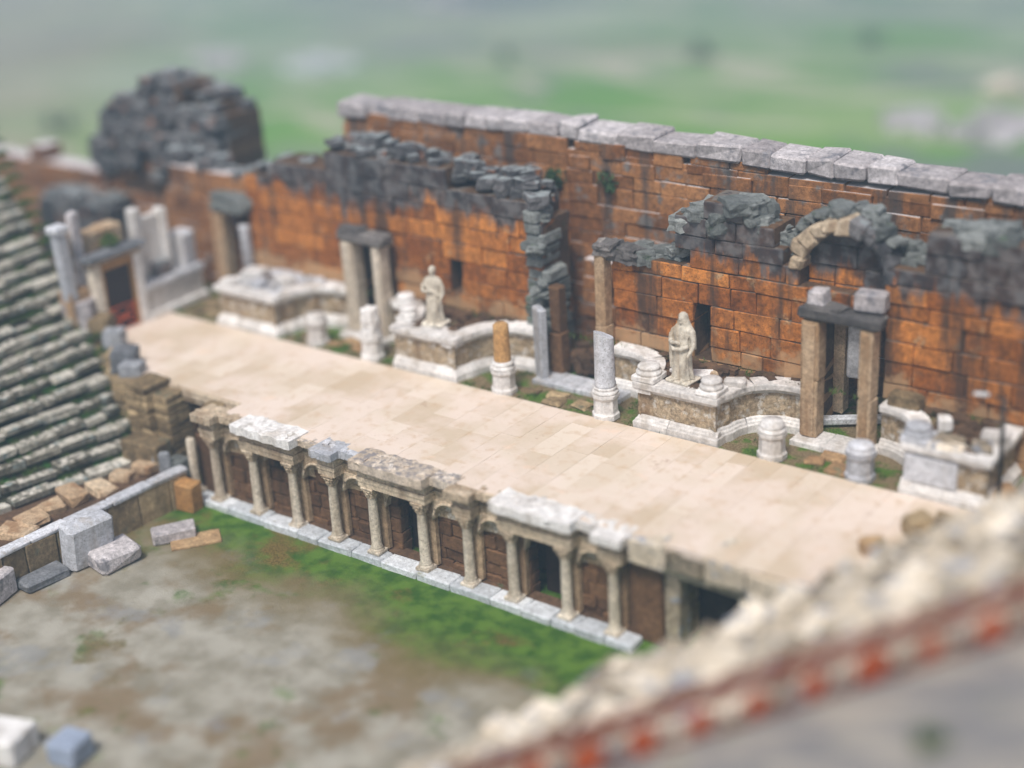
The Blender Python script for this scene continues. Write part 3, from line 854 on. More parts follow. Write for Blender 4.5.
def statue(label, x, y, z, rot, veil, S=1.0):
    t = thing('statue', label, 'statue', (x, y, z)); t.rotation_euler.z = rot; t.scale = (S, S, S)
    m = MB()
    # draped standing figure facing -y: hem, legs, hips, waist, chest, shoulders
    ring_body(m, [(.1, .33, .27, 0, 0, .10), (.2, .31, .25, 0, 0, .11), (.5, .27, .22, .01, -.01, .11), (.8, .265, .215, .02, -.02, .09),
                  (1.0, .28, .22, .02, 0, .07), (1.15, .26, .2, .015, 0, .05), (1.3, .25, .19, 0, 0, .05), (1.45, .29, .2, 0, 0, .05),
                  (1.58, .31, .19, 0, .01, .04), (1.66, .25, .16, 0, .01, .02), (1.71, .11, .1, 0, .01, 0), (1.8, .085, .085, 0, 0, 0)])
    ellipsoid(m, (.01, -.015, 1.91), (.105, .125, .15))
    ellipsoid(m, (.01, -.135, 1.9), (.022, .03, .035))         # nose
    ellipsoid(m, (.01, -.11, 1.81), (.05, .04, .035))          # chin
    ellipsoid(m, (-.035, -.115, 1.945), (.035, .02, .014)); ellipsoid(m, (.055, -.115, 1.945), (.035, .02, .014))   # brows
    # bent right leg under the cloth, feet
    m.tube([(.1, -.08, .95), (.13, -.2, .58), (.12, -.14, .15)], [.13, .115, .09], 12)
    for s in (-.13, .15): ellipsoid(m, (s, -.27, .1), (.06, .13, .05))
    # right arm drawn across the waist, left arm lowered holding the cloak
    m.tube([(-.27, 0, 1.56), (-.37, -.03, 1.38), (-.39, -.06, 1.18)], [.085, .08, .07], 10)
    m.tube([(-.39, -.06, 1.18), (-.22, -.22, 1.2), (-.06, -.26, 1.24)], [.072, .06, .045], 10)
    ellipsoid(m, (-.01, -.27, 1.25), (.07, .035, .045))
    for i in range(4): m.tube([(.03, -.28, 1.28 - .022 * i), (.07, -.275, 1.27 - .022 * i), (.085, -.25, 1.26 - .022 * i)], [.014, .013, .011], 6)
    m.tube([(.27, 0, 1.56), (.36, 0, 1.34), (.38, -.02, 1.14)], [.085, .08, .068], 10)
    m.tube([(.38, -.02, 1.14), (.37, -.15, 1.0), (.35, -.21, .93)], [.066, .055, .045], 10)
    ellipsoid(m, (.345, -.22, .89), (.04, .04, .07))
    if veil:
        ring_body(m, [(1.0, .36, .13, 0, .1, .06), (1.3, .39, .15, 0, .08, .05), (1.55, .36, .16, 0, .06, .04), (1.72, .23, .14, 0, .06, .03),
                      (1.9, .155, .14, .01, .03, .01), (2.02, .135, .13, .01, .02, 0), (2.09, .06, .06, .01, .01, 0)])
        # cloak falling on one side and the sash over the waist
        ring_body(m, [(.35, .1, .13, -.34, .02, .1), (.8, .12, .14, -.35, .02, .1), (1.3, .12, .13, -.36, .02, .06), (1.55, .08, .1, -.3, .02, .03)], 24)
        m.tube([(-.36, -.1, 1.12), (-.15, -.25, 1.02), (.12, -.26, 1.06), (.3, -.16, 1.16)], [.05, .06, .06, .05], 10)
    else:
        ellipsoid(m, (.01, .02, 1.95), (.125, .13, .13))       # hair
        m.tube([(-.3, -.08, 1.5), (-.02, -.2, 1.28), (.28, -.12, 1.06)], [.05, .06, .06], 10)
        m.tube([(.0, -.24, .95), (.06, -.28, .5), (.1, -.26, .2)], [.05, .05, .05], 8)
    b = m.build('figure', M['statue'], t); remeshed(b, .017, 1)
    m = MB(); m.block(0, -.02, .03, .8, .68, .12, j=.02, c=.03); m.build('plinth', M['statue'], t)
    return t
statue('veiled cream marble statue with arm across its waist, on the tan carved podium', -23.4, 39.35, 1.6, -.1, True, 1.13)
statue('slim bareheaded cream marble statue on the podium between left and centre doorways', -33.85, 39.5, 1.6, .15, False, 1.06)

# column bases and fragments on top of the podiums
def colbase(label, x, y, z, r=.38, mat='marble', rz=0.):
    t = thing('stone_drum', label, 'column base', (x, y, z)); k = Kid(t)
    m = MB(); m.block(x, y, z + .09, r * 2.15, r * 2.15, .2, rz=rz, j=.015, c=.025); k.part(m, 'plinth', M[mat])
    m = MB(); m.lathe([(r, .19), (r * 1.06, .24), (r * 1.05, .3), (r * .92, .33), (r * .86, .38), (r * .93, .42), (r * .95, .46), (r * .85, .5), (r * .8, .52)], 26, (x, y, z),
                      mod=lambda a, q: 1 + .025 * hash3(cos(a) * 2 + x, sin(a) * 2, q * 5)); k.part(m, 'torus', M[mat])
colbase('round moulded column base on the front left corner of the veiled statue podium', -24.45, 38.95, 1.6, .4)
colbase('round moulded column base on the front right corner of the veiled statue podium', -22.1, 38.9, 1.6, .36)
colbase('grey round column base on the left corner of the right edge podium', -15.25, 38.95, 1.58, .4, 'greymarble')
colbase('round column base at the left front corner of the slim statue podium', -34.95, 39.3, 1.6, .33)
colbase('worn column base behind the left corner of the slim statue podium', -36.0, 40.4, 1.55, .36)
loose('stone_block', 'marble', 'white stepped fragment behind the column base near the veiled statue', 'stone', -21.75, 39.8, 1.55, .7, .4, .3, rz=.4)
loose('stone_finial', 'tan', 'small tan rounded finial standing on the veiled statue podium', 'finial', -22.4, 39.6, 1.55, .28, .28, .5, blk=False, sq=.2)
loose('marble_slab', 'marble', 'white slab lying behind the veiled statue', 'slab', -23.2, 40.1, 1.52, .9, .5, .14, rz=.5)
loose('marble_slab', 'marble', 'long white slab lying left behind the veiled statue feet', 'slab', -23.9, 39.9, 1.52, .55, .4, .2, rz=-.2)
loose('marble_slab', 'marble', 'square pale slab on the dark top beside the slim statue', 'slab', -33.1, 39.3, 1.5, .55, .4, .1, rz=.2)
loose('stone_block', 'palerock', 'broad cracked pale slab in the middle of the right edge podium top', 'slab', -14.5, 39.2, 1.5, 1.0, .8, .2, rz=.05)
loose('stone_block', 'palerock', 'ragged pale slab at the front of the right edge podium top', 'slab', -14.4, 38.85, 1.58, 1.1, .5, .12, rz=.0)
loose('stone_block', 'palerock', 'tan broken block near the lamp post on the right edge podium', 'stone', -13.4, 39.1, 1.55, .6, .5, .32, rz=.3)
loose('stone_block', 'marble', 'white scrolled block at the far right of the right edge podium', 'stone', -13.3, 39.9, 1.5, .8, .55, .38, rz=.2)
loose('stone_block', 'marble', 'small white block behind the grey column base at right', 'stone', -14.9, 40.1, 1.5, .45, .38, .42, rz=.5)
loose('stone_block', 'marble', 'large white block on the back left of the leftmost podium', 'stone', -43.4, 39.9, 1.5, 1.0, .7, .55, rz=.2)
loose('stone_block', 'marble', 'white block on the right of the leftmost podium top', 'stone', -41.8, 39.9, 1.5, .7, .6, .5, rz=-.2)
loose('stone_block', 'greymarble', 'grey drum fragment in the middle of the leftmost podium top', 'stone', -42.7, 39.3, 1.5, .6, .6, .35, blk=False)
loose('stone_block', 'marble', 'low white block at front left of the leftmost podium top', 'stone', -44.0, 39.0, 1.58, .6, .5, .22)

# flagstones and moss on the strip between stage and podiums
def flags(x0, x1, y0, y1, n, mat, label, group):
    first = None
    placed = []
    for _ in range(n * 6):
        if len(placed) >= n: break
        x, y = U(x0, x1), U(y0, y1)
        if any(abs(x - a) < .7 and abs(y - b) < .5 for a, b in placed): continue
        placed.append((x, y))
        m = MB(); s = U(.55, 1.0)
        m.block(x, y, -.02, s, s * U(.55, .85), .14, rz=U(-.3, .3), j=.05, c=.03)
        solid(m, 'flagstone', M[mat], label, 'flagstone', (x, y, -.05), group)
flags(-19.2, -17.5, 38.8, 39.8, 7, 'flag_orange', 'flat orange flagstone in front of the right doorway', 'flagstones before the right doorway')
flags(-38.9, -37.1, 38.8, 39.8, 6, 'flag_orange', 'flat tan flagstone in front of the left doorway', 'flagstones before the left doorway')
flags(-29.6, -26.8, 38.7, 39.7, 8, 'endwall', 'flat grey brown flagstone in front of the centre doorway', 'flagstones before the centre doorway')
flags(-46.4, -44.9, 38.8, 40.4, 5, 'endwall', 'flat mossy flagstone left of the leftmost podium', 'flagstones beside the leftmost podium')

# ------------------------------------------------------------------ stage front with its colonnade
CX = [-38.24, -36.3, -34.43, -32.59, -30.84, -28.76, -26.93, -25.21, -23.22, -21.53]
YC = 32.13; ZB = -3.4; ZC = -.95
t = thing('stage_front', 'low stage front with row of cream columns, arched niches and pale broken cornice', 'stage front', (-30, 32.5, -3.65)); k = Kid(t)
# plinth stones
m = MB(); x = -39.75
while x < -20.9:
    L = min(U(.9, 1.9), -20.7 - x); d = U(-.03, .03)
    m.box(x, x + L - .015, 31.74 + d, 32.42, -3.75, ZB + .0 + U(-.02, .02), c=.04, j=.02); x += L
k.part(m, 'plinth', M['plinth'])
m = MB(); m.box(-39.7, -20.8, 32.44, 32.9, -3.75, ZB - .03, c=.02, j=.01); k.part(m, 'niche_floor', M['core'])
# rear wall with door openings, their shade painted as dark panels behind
m = MB(); ashlar(m, None, -39.3, -19.9, 32.66, .5, -3.65, lambda x: -.45, holes=[(-35.9, -34.85, -1.75, -.95), (-30.2, -29.1, -4, -1.1), (-24.95, -23.5, -4, -1.1)], hh=(.4, .55), ll=(.6, 1.2))
k.part(m, 'rear_wall', M['brownwall'])
for xd in (-35.35, -29.7, -24.25):
    m = MB(); m.box(xd - .65, xd + .65, 33.4, 33.6, -3.7, -1.0, c=.01, j=0); k.part(m, 'door', M['wooddoor'])
# niche panels: pier behind each column and an arched head in each bay
def arch_panel(m, xa, xb, y0, y1, zspring, ztop, r):
    cx = (xa + xb) / 2; n = 12
    pts = [(cx + r * cos(pi - pi * i / n), zspring + r * sin(pi * i / n)) for i in range(n + 1)]
    outer = [(xa, zspring)] + [(xa + (xb - xa) * i / n, ztop) for i in range(n + 1)] + [(xb, zspring)]
    # strip between arch curve and top
    vs = []; fs = []
    for i in range(n + 1):
        px, pz = pts[i]; qx = xa + (xb - xa) * i / n
        for y in (y0, y1):
            vs.append((px, y, pz)); vs.append((qx, y, ztop))
    for i in range(n):
        a = i * 4; b = a + 4
        fs += [[a, b, b + 1, a + 1], [a + 2, a + 3, b + 3, b + 2], [a, a + 2, b + 2, b], [a + 1, b + 1, b + 3, a + 3]]
    m.add(vs, fs, R())
    # triangles beside the springing
    cxl = cx - r; cxr = cx + r
    m.add([(xa, y0, zspring), (cxl, y0, zspring), (xa, y0, ztop), (xa, y1, zspring), (cxl, y1, zspring), (xa, y1, ztop)],
          [[0, 1, 2], [3, 5, 4], [0, 3, 4, 1]], .5)
    m.add([(xb, y0, zspring), (cxr, y0, zspring), (xb, y0, ztop), (xb, y1, zspring), (cxr, y1, zspring), (xb, y1, ztop)],
          [[0, 2, 1], [3, 4, 5], [0, 1, 4, 3]], .5)
bays = list(zip(CX, CX[1:]))
doors_i = {1, 4, 7}
m = MB(); ax = MB()
for i, x in enumerate(CX):
    m = MB(); m.box(x - .25, x + .25, 32.42, 32.64, ZB, -.92, c=.03, j=.015); k.part(m, 'pier', M['pier'])
m = MB(); m.box(-39.6, -38.5, 32.5, 32.66, -3.65, -1.3, c=.05, j=.05); k.part(m, 'pier', M['brownwall'])
m = MB(); m.box(-21.26, -20.15, 32.5, 32.66, -3.65, -.9, c=.04, j=.02); k.part(m, 'pier', M['brownwall'])
for i, (a, b) in enumerate(bays):
    aa, bb = a + .252, b - .252
    w = bb - aa
    if i in doors_i:
        m = MB(); r = w / 2 - .03
        arch_panel(m, aa, bb, 32.4, 32.64, -1.75 + (.3 if i == 1 else 0), -.92, min(r, .7))
        k.part(m, 'door_arch', M['entab'])
    else:
        m = MB(); r = w / 2 - .06
        arch_panel(m, aa, bb, 32.38, 32.62, -1.62, -.92, r)
        # arch moulding, a raised ring
        cx = (aa + bb) / 2
        ring = [(cx + (r + .05) * cos(pi - pi * q / 14), 32.37, -1.62 + (r + .05) * sin(pi * q / 14)) for q in range(15)]
        m.tube(ring, .05, 6)
        k.part(m, 'niche_arch', M['entab'])
        m = MB()                                     # shell head of the niche
        vs = []; fs = []
        for q in range(15):
            an = pi * q / 14
            for s in range(7):
                e = pi / 2 * s / 6
                rad = r * (1 + .05 * (q % 2))
                vs.append((cx - rad * cos(an) * cos(e), 32.55 + .08 * sin(e) * 1.0, -1.62 + rad * sin(an) * cos(e)))
        for q in range(14):
            for s in range(6):
                v = q * 7 + s; fs.append([v, v + 7, v + 8, v + 1])
        m.add(vs, fs, .4); k.part(m, 'niche_shell', M['relief'])
# columns
def column(x, broken=None):
    zt = ZC if broken is None else broken
    m = MB(); zcap = zt - .42 if broken is None else zt
    pr = [(.185, ZB + .2), (.19, ZB + .26), (.172, ZB + .32), (.172, ZB + .9), (.165, ZB + 1.5), (.152, zcap - .05), (.165, zcap)]
    if broken is not None: pr = [(.185, ZB + .2), (.172, ZB + .32), (.17, ZB + 1), (.165, zcap - .04), (.12, zcap + .02)]
    m.lathe(pr, 18, (x, YC, 0), tint=U(.2, .9), mod=lambda a, z: 1 + .025 * hash3(cos(a) + x, sin(a), z * 2))
    sh = k.part(m, 'column', M['colshaft'])
    m = MB(); m.block(x, YC, ZB + .05, .5, .5, .12, j=.01, c=.015)
    m.lathe([(.24, ZB + .1), (.25, ZB + .14), (.2, ZB + .17), (.19, ZB + .2), (.21, ZB + .23), (.18, ZB + .26)], 18, (x, YC, 0))
    k.part(m, 'column_base', M['colshaft'], sub_of=sh)
    if broken is None:
        m = MB(); m.lathe([(.16, zcap), (.19, zcap + .03), (.165, zcap + .06), (.175, zcap + .16), (.21, zcap + .26), (.26, zcap + .33)], 18, (x, YC, 0))
        for row, (n, zz, rr_) in enumerate(((8, zcap + .06, .18), (8, zcap + .17, .2))):
            for i in range(n):
                a = 2 * pi * (i + .5 * row) / n
                m.block(x + cos(a) * (rr_ + .015), YC + sin(a) * (rr_ + .015), zz + .07, .05, .1, .14, rz=a, ty=.25, j=.008, c=.02)
                m.block(x + cos(a) * (rr_ + .05), YC + sin(a) * (rr_ + .05), zz + .135, .06, .07, .04, rz=a, j=.006, c=.015)
        for i in range(4):
            a = pi / 4 + pi / 2 * i
            m.block(x + cos(a) * .28, YC + sin(a) * .28, zcap + .33, .1, .09, .1, rz=a, j=.01, c=.02)
        m.block(x, YC, zcap + .39, .52, .52, .07, j=.01, c=.015)
        k.part(m, 'capital', M['entab'], sub_of=sh)
for x in CX: column(x)
column(-39.45, broken=-1.3)
# entablature: forward over single columns and door pairs, set back between
segs = [(CX[0] - .38, CX[0] + .36, 1, .0), (CX[1] - .36, CX[2] + .36, 1, .1), (CX[3] - .38, CX[3] + .36, 1, .0), (CX[4] - .36, CX[5] + .36, 1, .12),
        (CX[6] - .38, CX[6] + .36, 1, -.05), (CX[7] - .36, CX[8] + .36, 1, .12), (CX[9] - .38, CX[9] + .42, 1, 0)]
backs = [(a[1], b[0]) for a, b in zip(segs, segs[1:])]
def entab(xa, xb, yf, yb, top, mat='entab'):
    m = MB(); t0 = R()
    m.box(xa, xb, yf, yb, ZC + .004, ZC + .2, c=.012, j=.008, tint=t0)
    m.box(xa - .02, xb + .02, yf - .03, yb, ZC + .204, ZC + .36, c=.012, j=.008, tint=t0)
    m.box(xa, xb, yf + .02, yb, ZC + .364, ZC + .62, c=.02, j=.012, tint=t0)
    n = max(2, int((xb - xa) / .16))
    for i in range(n):                                # dentils
        xx = xa + (xb - xa) * (i + .5) / n
        m.box(xx - .045, xx + .045, yf - .06, yf + .06, ZC + .55, ZC + .66, c=.008, j=.006, tint=t0)
    k.part(m, 'entablature', M[mat])
def slab(xa, xb, yf, yb, z0, z1):
    """cornice slab with a broken outline"""
    n = 14; P2 = []
    for i in range(n + 1): P2.append((xa + (xb - xa) * i / n, yf + .09 * hash3(xa + i * .7, 3, yf) + (.05 if i in (0, n) else 0)))
    for i in range(n + 1): P2.append((xb - (xb - xa) * i / n, yb + .16 * hash3(xa + i * .9, 8, yf)))
    m = MB(); m.prism(P2, z0, z1); o = len(m.v)
    # worn, uneven top
    m.v = [(a, b, c + (.035 * hash3(a * 3, b * 3, 1) + .03 * hash3(a * 7, b * 7, 4) if c == z1 else 0)) for a, b, c in m.v]
    for _ in range(int((xb - xa) * 5)):
        m.rock(U(xa + .1, xb - .1), U(yf + .1, yb - .1), z1 - .02, U(.15, .5), U(.1, .3), U(.05, .13), rz=U(0, 3), n=3)
    k.part(m, 'cornice', M[random.choice(('cornice', 'cornice', 'marble', 'entab', 'greymarble'))])
for (xa, xb, f, dz) in segs:
    entab(xa, xb, 31.9, 32.85, 0)
    slab(xa - .12, xb + .12, 31.66, 32.7, -.25, .0 + dz * .5)
for i, (xa, xb) in enumerate(backs):
    entab(xa + .005, xb - .005, 32.42, 32.85, 0)
    slab(xa + .02, xb - .02, 32.1, 32.7, -.27, -.02 + U(-.02, .05))
# right hand flank with its dark doorway, up to the seating
m = MB(); ashlar(m, None, -21.1, -12.6, 33.0, .9, -3.65, lambda x: -.3, holes=[(-19.7, -17.6, -4, -1.3)], hh=(.4, .55), ll=(.6, 1.2))
k.part(m, 'flank_wall', M['endwall'])
m = MB(); m.box(-20.1, -19.62, 32.6, 33.3, -3.65, -1.25, c=.04, j=.02); m.box(-17.7, -17.3, 32.6, 33.3, -3.65, -1.25, c=.04, j=.02); m.box(-20.2, -17.2, 32.55, 33.3, -1.24, -.85, c=.05, j=.03)
k.part(m, 'flank_door_frame', M['palerock'])
m = MB(); m.box(-19.9, -17.5, 34.2, 34.38, -3.7, -1.1, c=.01, j=0); k.part(m, 'flank_door', M['wooddoor'])  # dark panel painted as the shade of the flank doorway
for xa, xb in ((-21.0, -19.8), (-19.75, -18.6), (-18.55, -17.3), (-17.2, -15.8), (-15.7, -14.2)):
    m = MB(); m.box(xa, xb, 32.2 + U(-.1, .1), 33.6, -.85, -.03 + U(-.1, .04), c=.06, j=.05)
    k.part(m, 'edge_block', M['palerock'])

# stairwell at stage left: moulded floor edge, dark back wall, and masonry piers
m = MB()
m.box(-40.7, -37.75, 33.1, 33.32, -.3, -.02, c=.02, j=.008); m.box(-40.7, -37.75, 33.16, 33.34, -.5, -.305, c=.02, j=.008)
k.part(m, 'stairwell_edge', M['entab'])
m = MB(); m.box(-39.05, -38.4, 32.6, 33.05, -1.2, -.05, c=.05, j=.03); k.part(m, 'stairwell_block', M['endwall'])

# ------------------------------------------------------------------ left end wall (analemma) and blocks along the left stage edge
t = thing('end_wall', 'stepped buff masonry end wall between left seating and the stage', 'wall', (-41.5, 32.8, -3.65)); k = Kid(t)
m = MB(); c = MB()
def stack(x0, x1, y0, y1, z0, z1, mat_mb, h=.24):
    z = z0
    while z < z1 - .05:
        zz = min(z + h * U(.8, 1.3), z1); x = x0
        while x < x1 - .02:
            L = U(.3, .75); xe = x1 if x1 - x - L < .2 else x + L
            mat_mb.box(x, xe - .012, y0 + U(-.04, .04), y1, z, zz - .012, c=.03, j=.02); x = xe
        z = zz
stack(-41.45, -40.72, 32.35, 33.45, -3.65, -.12, m)
stack(-42.6, -41.47, 32.05, 33.3, -3.65, .2, m)
stack(-43.9, -42.62, 32.5, 33.3, -3.65, -.05, m)
k.part(m, 'masonry', M['endwall'])
m = MB(); stack(-40.5, -39.75, 31.6, 32.3, -3.65, -2.2, m); k.part(m, 'lower_step', M['green_ruin'])
lb = [('grey squared block at the near end of the left stage edge', -43.5, 33.25, .05, .9, .7, .6), ('big blue grey boulder on the left stage edge', -44.3, 33.6, .15, 1.0, .8, .8),
      ('tan flat block in the row along the left stage edge', -45.1, 34.0, .25, .9, .8, .35), ('dark grey rounded block on the left stage edge, upper end of row', -45.9, 34.5, .35, .8, .7, .75),
      ('mossy ochre block beside the left gate jamb', -46.9, 34.75, .4, .9, .8, 1.0), ('pale squared block left of the gate jamb', -47.7, 34.5, .9, 1.2, .9, 1.1)]
for i, (lab, x, y, z, a, b, h) in enumerate(lb):
    loose('stone_block', ('greyblock', 'greyblock', 'endwall', 'greyblock', 'endwall', 'cap')[i], lab, 'stone', x, y, z - .35, a, b, h + .1, rz=.5, blk=(i in (0, 2, 5)), sq=.8)
m = MB()
for i in range(14): m.block(-42.8 - i * .4, 33.25 + max(0, i - 3) * .19, -.5 + i * .03 - .9, .8, .8, 1.9 + .05 * i, rz=.4, j=.05, c=.06)
solid(m, 'retaining_wall', M['endwall'], 'rough sloping retaining wall under the blocks of the left stage edge', 'wall', (-45, 34, -2))

# ------------------------------------------------------------------ seating
def seat_row(k, xfun, ya, yb, z, tread, rise, first, mat='seat', dark='seatcore'):
    """one tier: overhanging seat stones, each its own length, on a mossy step"""
    m = MB(); y = yb
    while y > ya:
        L = U(.5, 1.6); y2 = max(ya, y - L); ym = (y + y2) / 2
        x = xfun(ym); ang = math.atan2(xfun(y) - xfun(y2), y - y2)
        if True:
            dz = U(-.07, .06) - (U(.08, .2) if R() < .08 else 0); th = .25 * U(.8, 1.2)
            m.block(x - tread * .38 + U(-.12, .1), ym, z - th / 2 + dz, tread * U(.7, .9), y - y2 - U(.0, .05), th, rz=-ang + U(-.06, .06), j=.04, c=.022, ty=U(-.1, .1), tx=U(-.04, .04))
        y = y2
    return k.part(m, 'seat_row', M[mat])
t = thing('seating_bank', 'left bank of mossy grey stone seat rows rising away from the orchestra', 'seating', (-44, 25, -3.65)); k = Kid(t)
core = MB()
TR, RI = .66, .38
NROW = 27
for i in range(-1, NROW):
    z = -1.9 + RI * i; yend = 32.25 + .28 * i if i < 8 else 34.45 + .24 * (i - 8)
    s = .2 * max(0, 1 - i / 8)
    xf = (lambda i, s, yend: lambda y: -42.15 - TR * i - s * (yend - y) * 1.0 - .012 * max(0, 26 - y) ** 2 * (-1))(i, s, yend)
    ya = 12
    seat_row(k, xf, ya, yend - U(0, .35), z, TR, RI, i)
    # step of soil and moss behind and below the seat stones
    ys = [ya + (yend - .15 - ya) * q / 14 for q in range(15)]
    poly = [(xf(y) + .0, y) for y in ys] + [(xf(y) - TR - .25, y) for y in ys[::-1]]
    vs = [(p[0], p[1], z - .3) for p in poly] + [(p[0], p[1], z - 1.6) for p in poly]; n = len(poly)
    fs = [list(range(n))] + [[a, (a + 1) % n, n + (a + 1) % n, n + a][::-1] for a in range(n)]
    core.add([(p[0] - .06, p[1], z - .29) if j < n else p for j, p in enumerate(vs)], [f[::-1] for f in fs], R())
    core.add([(xf(y) - TR * .55, y, z - .06) for y in ys] + [(xf(y) - TR * 1.1, y, z - .03) for y in ys], [[a + 1, a, 15 + a, 15 + a + 1][::-1] for a in range(14)], R())
k.part(core, 'mossy_steps', M['seatcore'])
# grass growing in the joints of the seating
def blades(m, x, y, z, n, s, h):
    for _ in range(n):
        a = U(0, 2 * pi); px, py = x + U(-s, s), y + U(-s, s); hh = h * U(.5, 1.2); w = .018
        dx, dy = cos(a), sin(a); lx, ly = U(-.6, .6) * hh, U(-.6, .6) * hh
        m.add([(px - dy * w, py + dx * w, z), (px + dy * w, py - dx * w, z), (px + lx, py + ly, z + hh)], [[0, 1, 2]], R())
g = MB()
for i in range(0, NROW):
    z = -1.9 + RI * i; yend = 32.25 + .28 * i if i < 8 else 34.45 + .24 * (i - 8)
    for _ in range(15):
        y = yend - abs(random.gauss(0, 5)); s = .2 * max(0, 1 - i / 8)
        x = -42.15 - TR * i - s * (yend - y)
        blades(g, x + .16, y, z - .42, 14, .14, .22)
    for _ in range(14): blades(g, -42.2 - TR * i + U(-.2, .4), yend + U(-.25, .5), z - .3, 16, .14, .22)
tag(g.build('grass_tufts', M['grass']), kind='stuff')
# lower edge of the bank: broken front row blocks, walkway and the orchestra wall
t = thing('orchestra_wall', 'low slab faced wall edging the orchestra below the left seating', 'wall', (-39.5, 26, -3.65)); k = Kid(t)
def ow_x(y): return -39.5 - .075 * (31.9 - y)
m = MB(); y = 31.75
while y > 14:
    L = U(.8, 1.4); m.block(ow_x(y - L / 2), y - L / 2, -3.05, .28, L - .03, 1.3, rz=-.07 + U(-.02, .02), j=.02, c=.03, ty=U(-.03, .03)); y -= L
k.part(m, 'facing_slabs', M['endwall'])
m = MB(); y = 31.8
while y > 14:
    L = U(.9, 1.8); m.block(ow_x(y - L / 2) - .08, y - L / 2, -2.35, .5, L - .02, .16, rz=-.07, j=.02, c=.03); y -= L
k.part(m, 'coping', M['greymarble'])
m = MB()
m.prism([(ow_x(14) - .1, 14), (ow_x(31.7) - .1, 31.7), (-43.4, 31.9), (-46, 14)], -3.7, -2.55)
k.part(m, 'walkway', M['core'])
for i in range(16):
    y = 31.2 - i * .95 + U(-.2, .2)
    m = MB(); sx = U(.7, 1.3); m.block(ow_x(y) - 1.1 - U(0, .9), y, -2.45 + U(-.05, .1), sx, U(.6, 1.0), U(.25, .45), rz=U(-.4, .4), j=.05, c=.05)
    lab = 'ochre walkway block on the ledge above the orchestra wall' if i < 7 else 'grey walkway block on the ledge near the left frame edge'
    solid(m, 'stone_block', M['tan' if i < 7 else 'green_ruin'], lab, 'stone', (ow_x(y) - 1.3, y, -2.6), 'ochre walkway blocks' if i < 7 else 'grey walkway blocks')
loose('stone_block', 'endwall', 'large upright block closing the lower end of the seating', 'stone', -41.3, 31.6, -2.55, 1.7, .9, 1.0, rz=.15)
loose('upright_slab', 'greyblock', 'grey slab leaning beside the stage left corner pier', 'slab', -40.4, 31.45, -2.9, .7, .2, 1.1, rz=.5)
loose('stone_block', 'ochrecol', 'ochre corner block at the stage end of the orchestra wall', 'stone', -39.0, 31.3, -3.65, .8, .6, 1.1, rz=.1)
loose('marble_block', 'cap', 'white topped long block lying in the orchestra corner', 'stone', -37.9, 29.55, -3.65, .75, 1.5, .42, rz=-.6)
loose('flagstone', 'flag_orange', 'flat orange slab beside the white topped block in the orchestra corner', 'flagstone', -37.1, 29.8, -3.68, .9, 1.7, .1, rz=-.65)
# honorific seat: L-shaped big white block
t = thing('stone_throne', 'large white stone seat with tall back, against the orchestra wall', 'stone seat', (-38.6, 27.2, -3.65)); k = Kid(t)
m = MB(); m.block(-39.0, 26.9, -2.8, .7, 1.7, 1.75, rz=-.15, j=.06, c=.12, ty=.14); k.part(m, 'backrest', M['greymarble'])
m = MB(); m.block(-38.3, 27.3, -3.35, 1.1, 1.6, .65, rz=-.15, j=.05, c=.1); k.part(m, 'seat', M['cap'])
loose('marble_block', 'cap', 'pale dressed block on the orchestra edge at the left frame side', 'stone', -40.0, 23.6, -3.65, 1.2, 1.4, .9, rz=.3)
loose('stone_block', 'greyblock', 'long grey slab lying against the orchestra wall, near the left frame side', 'stone', -39.4, 25.2, -3.65, .8, 1.6, .35, rz=-.1)
loose('marble_block', 'marble', 'white rounded block at the bottom left corner of the photo', 'stone', -32.7, 18.7, -3.65, 1.5, 1.2, .8, rz=.3)
loose('marble_block', 'blueblock', 'blue grey block at the bottom edge beside the white rounded block', 'stone', -30.9, 19.55, -3.65, .95, .9, .7, rz=.2)

# right hand bank: pale rubble seating seen end-on from above, a railed path beside it
SL = .42
def surf(x): return .0 + SL * (x + 18.3)
def ray_hit(px, py, off=0.):
    d = fw * FPX + rr * (px - 512) - uu * (py - 384); o = Vector((0, 0, CAMZ))
    s = (o.z - (SL * (o.x + 18.3) + off)) / (SL * d.x - d.z); return o + d * s
RA = ray_hit(520, 800); RB = ray_hit(1075, 622)
def rail_y(x): return RA.y + (RB.y - RA.y) * (x - RA.x) / (RB.x - RA.x)
EP = [ray_hit(*q, .15) for q in ((380, 778), (470, 735), (560, 692), (620, 655), (690, 640), (760, 602), (820, 574), (900, 540), (960, 512), (1024, 484), (1090, 454))]
EP = sorted((p.x, p.y) for p in EP)
edge = lerp_profile(EP + [(EP[-1][0] + 6, EP[-1][1] + 4)])
t = thing('seating_bank', 'right bank of pale cream rubble seat rows in the foreground', 'seating', (-12, 26, -3.65)); k = Kid(t)
core = MB()
for i in range(-6, 27):
    x = -18.2 + TR * i; z = SL * TR * i + .05
    ye = edge(x) + U(-.3, .3); ys_ = rail_y(x) + .3
    if ye - ys_ < .5: continue
    m = MB(); y = ye
    while y > ys_:
        L = U(.6, 1.7); y2 = max(ys_, y - L)
        if True:
            m.block(x + U(-.08, .08), (y + y2) / 2, z - .16 + U(-.05, .05), TR * U(.8, 1.15), y - y2 + .02, .5, rz=U(-.12, .12), tx=U(-.05, .05), ty=U(-.06, .06), j=.06, c=.05)
        y = y2
    k.part(m, 'seat_row', M['palerock'])
    core.box(x - TR / 2, x + TR / 2, ys_ - .1, ye - .05, -6.4, z - .18, c=.01, j=0)
k.part(core, 'rubble_core', M['endwall'])  # darker core colour stands in for shade between the seat stones
rk = MB()
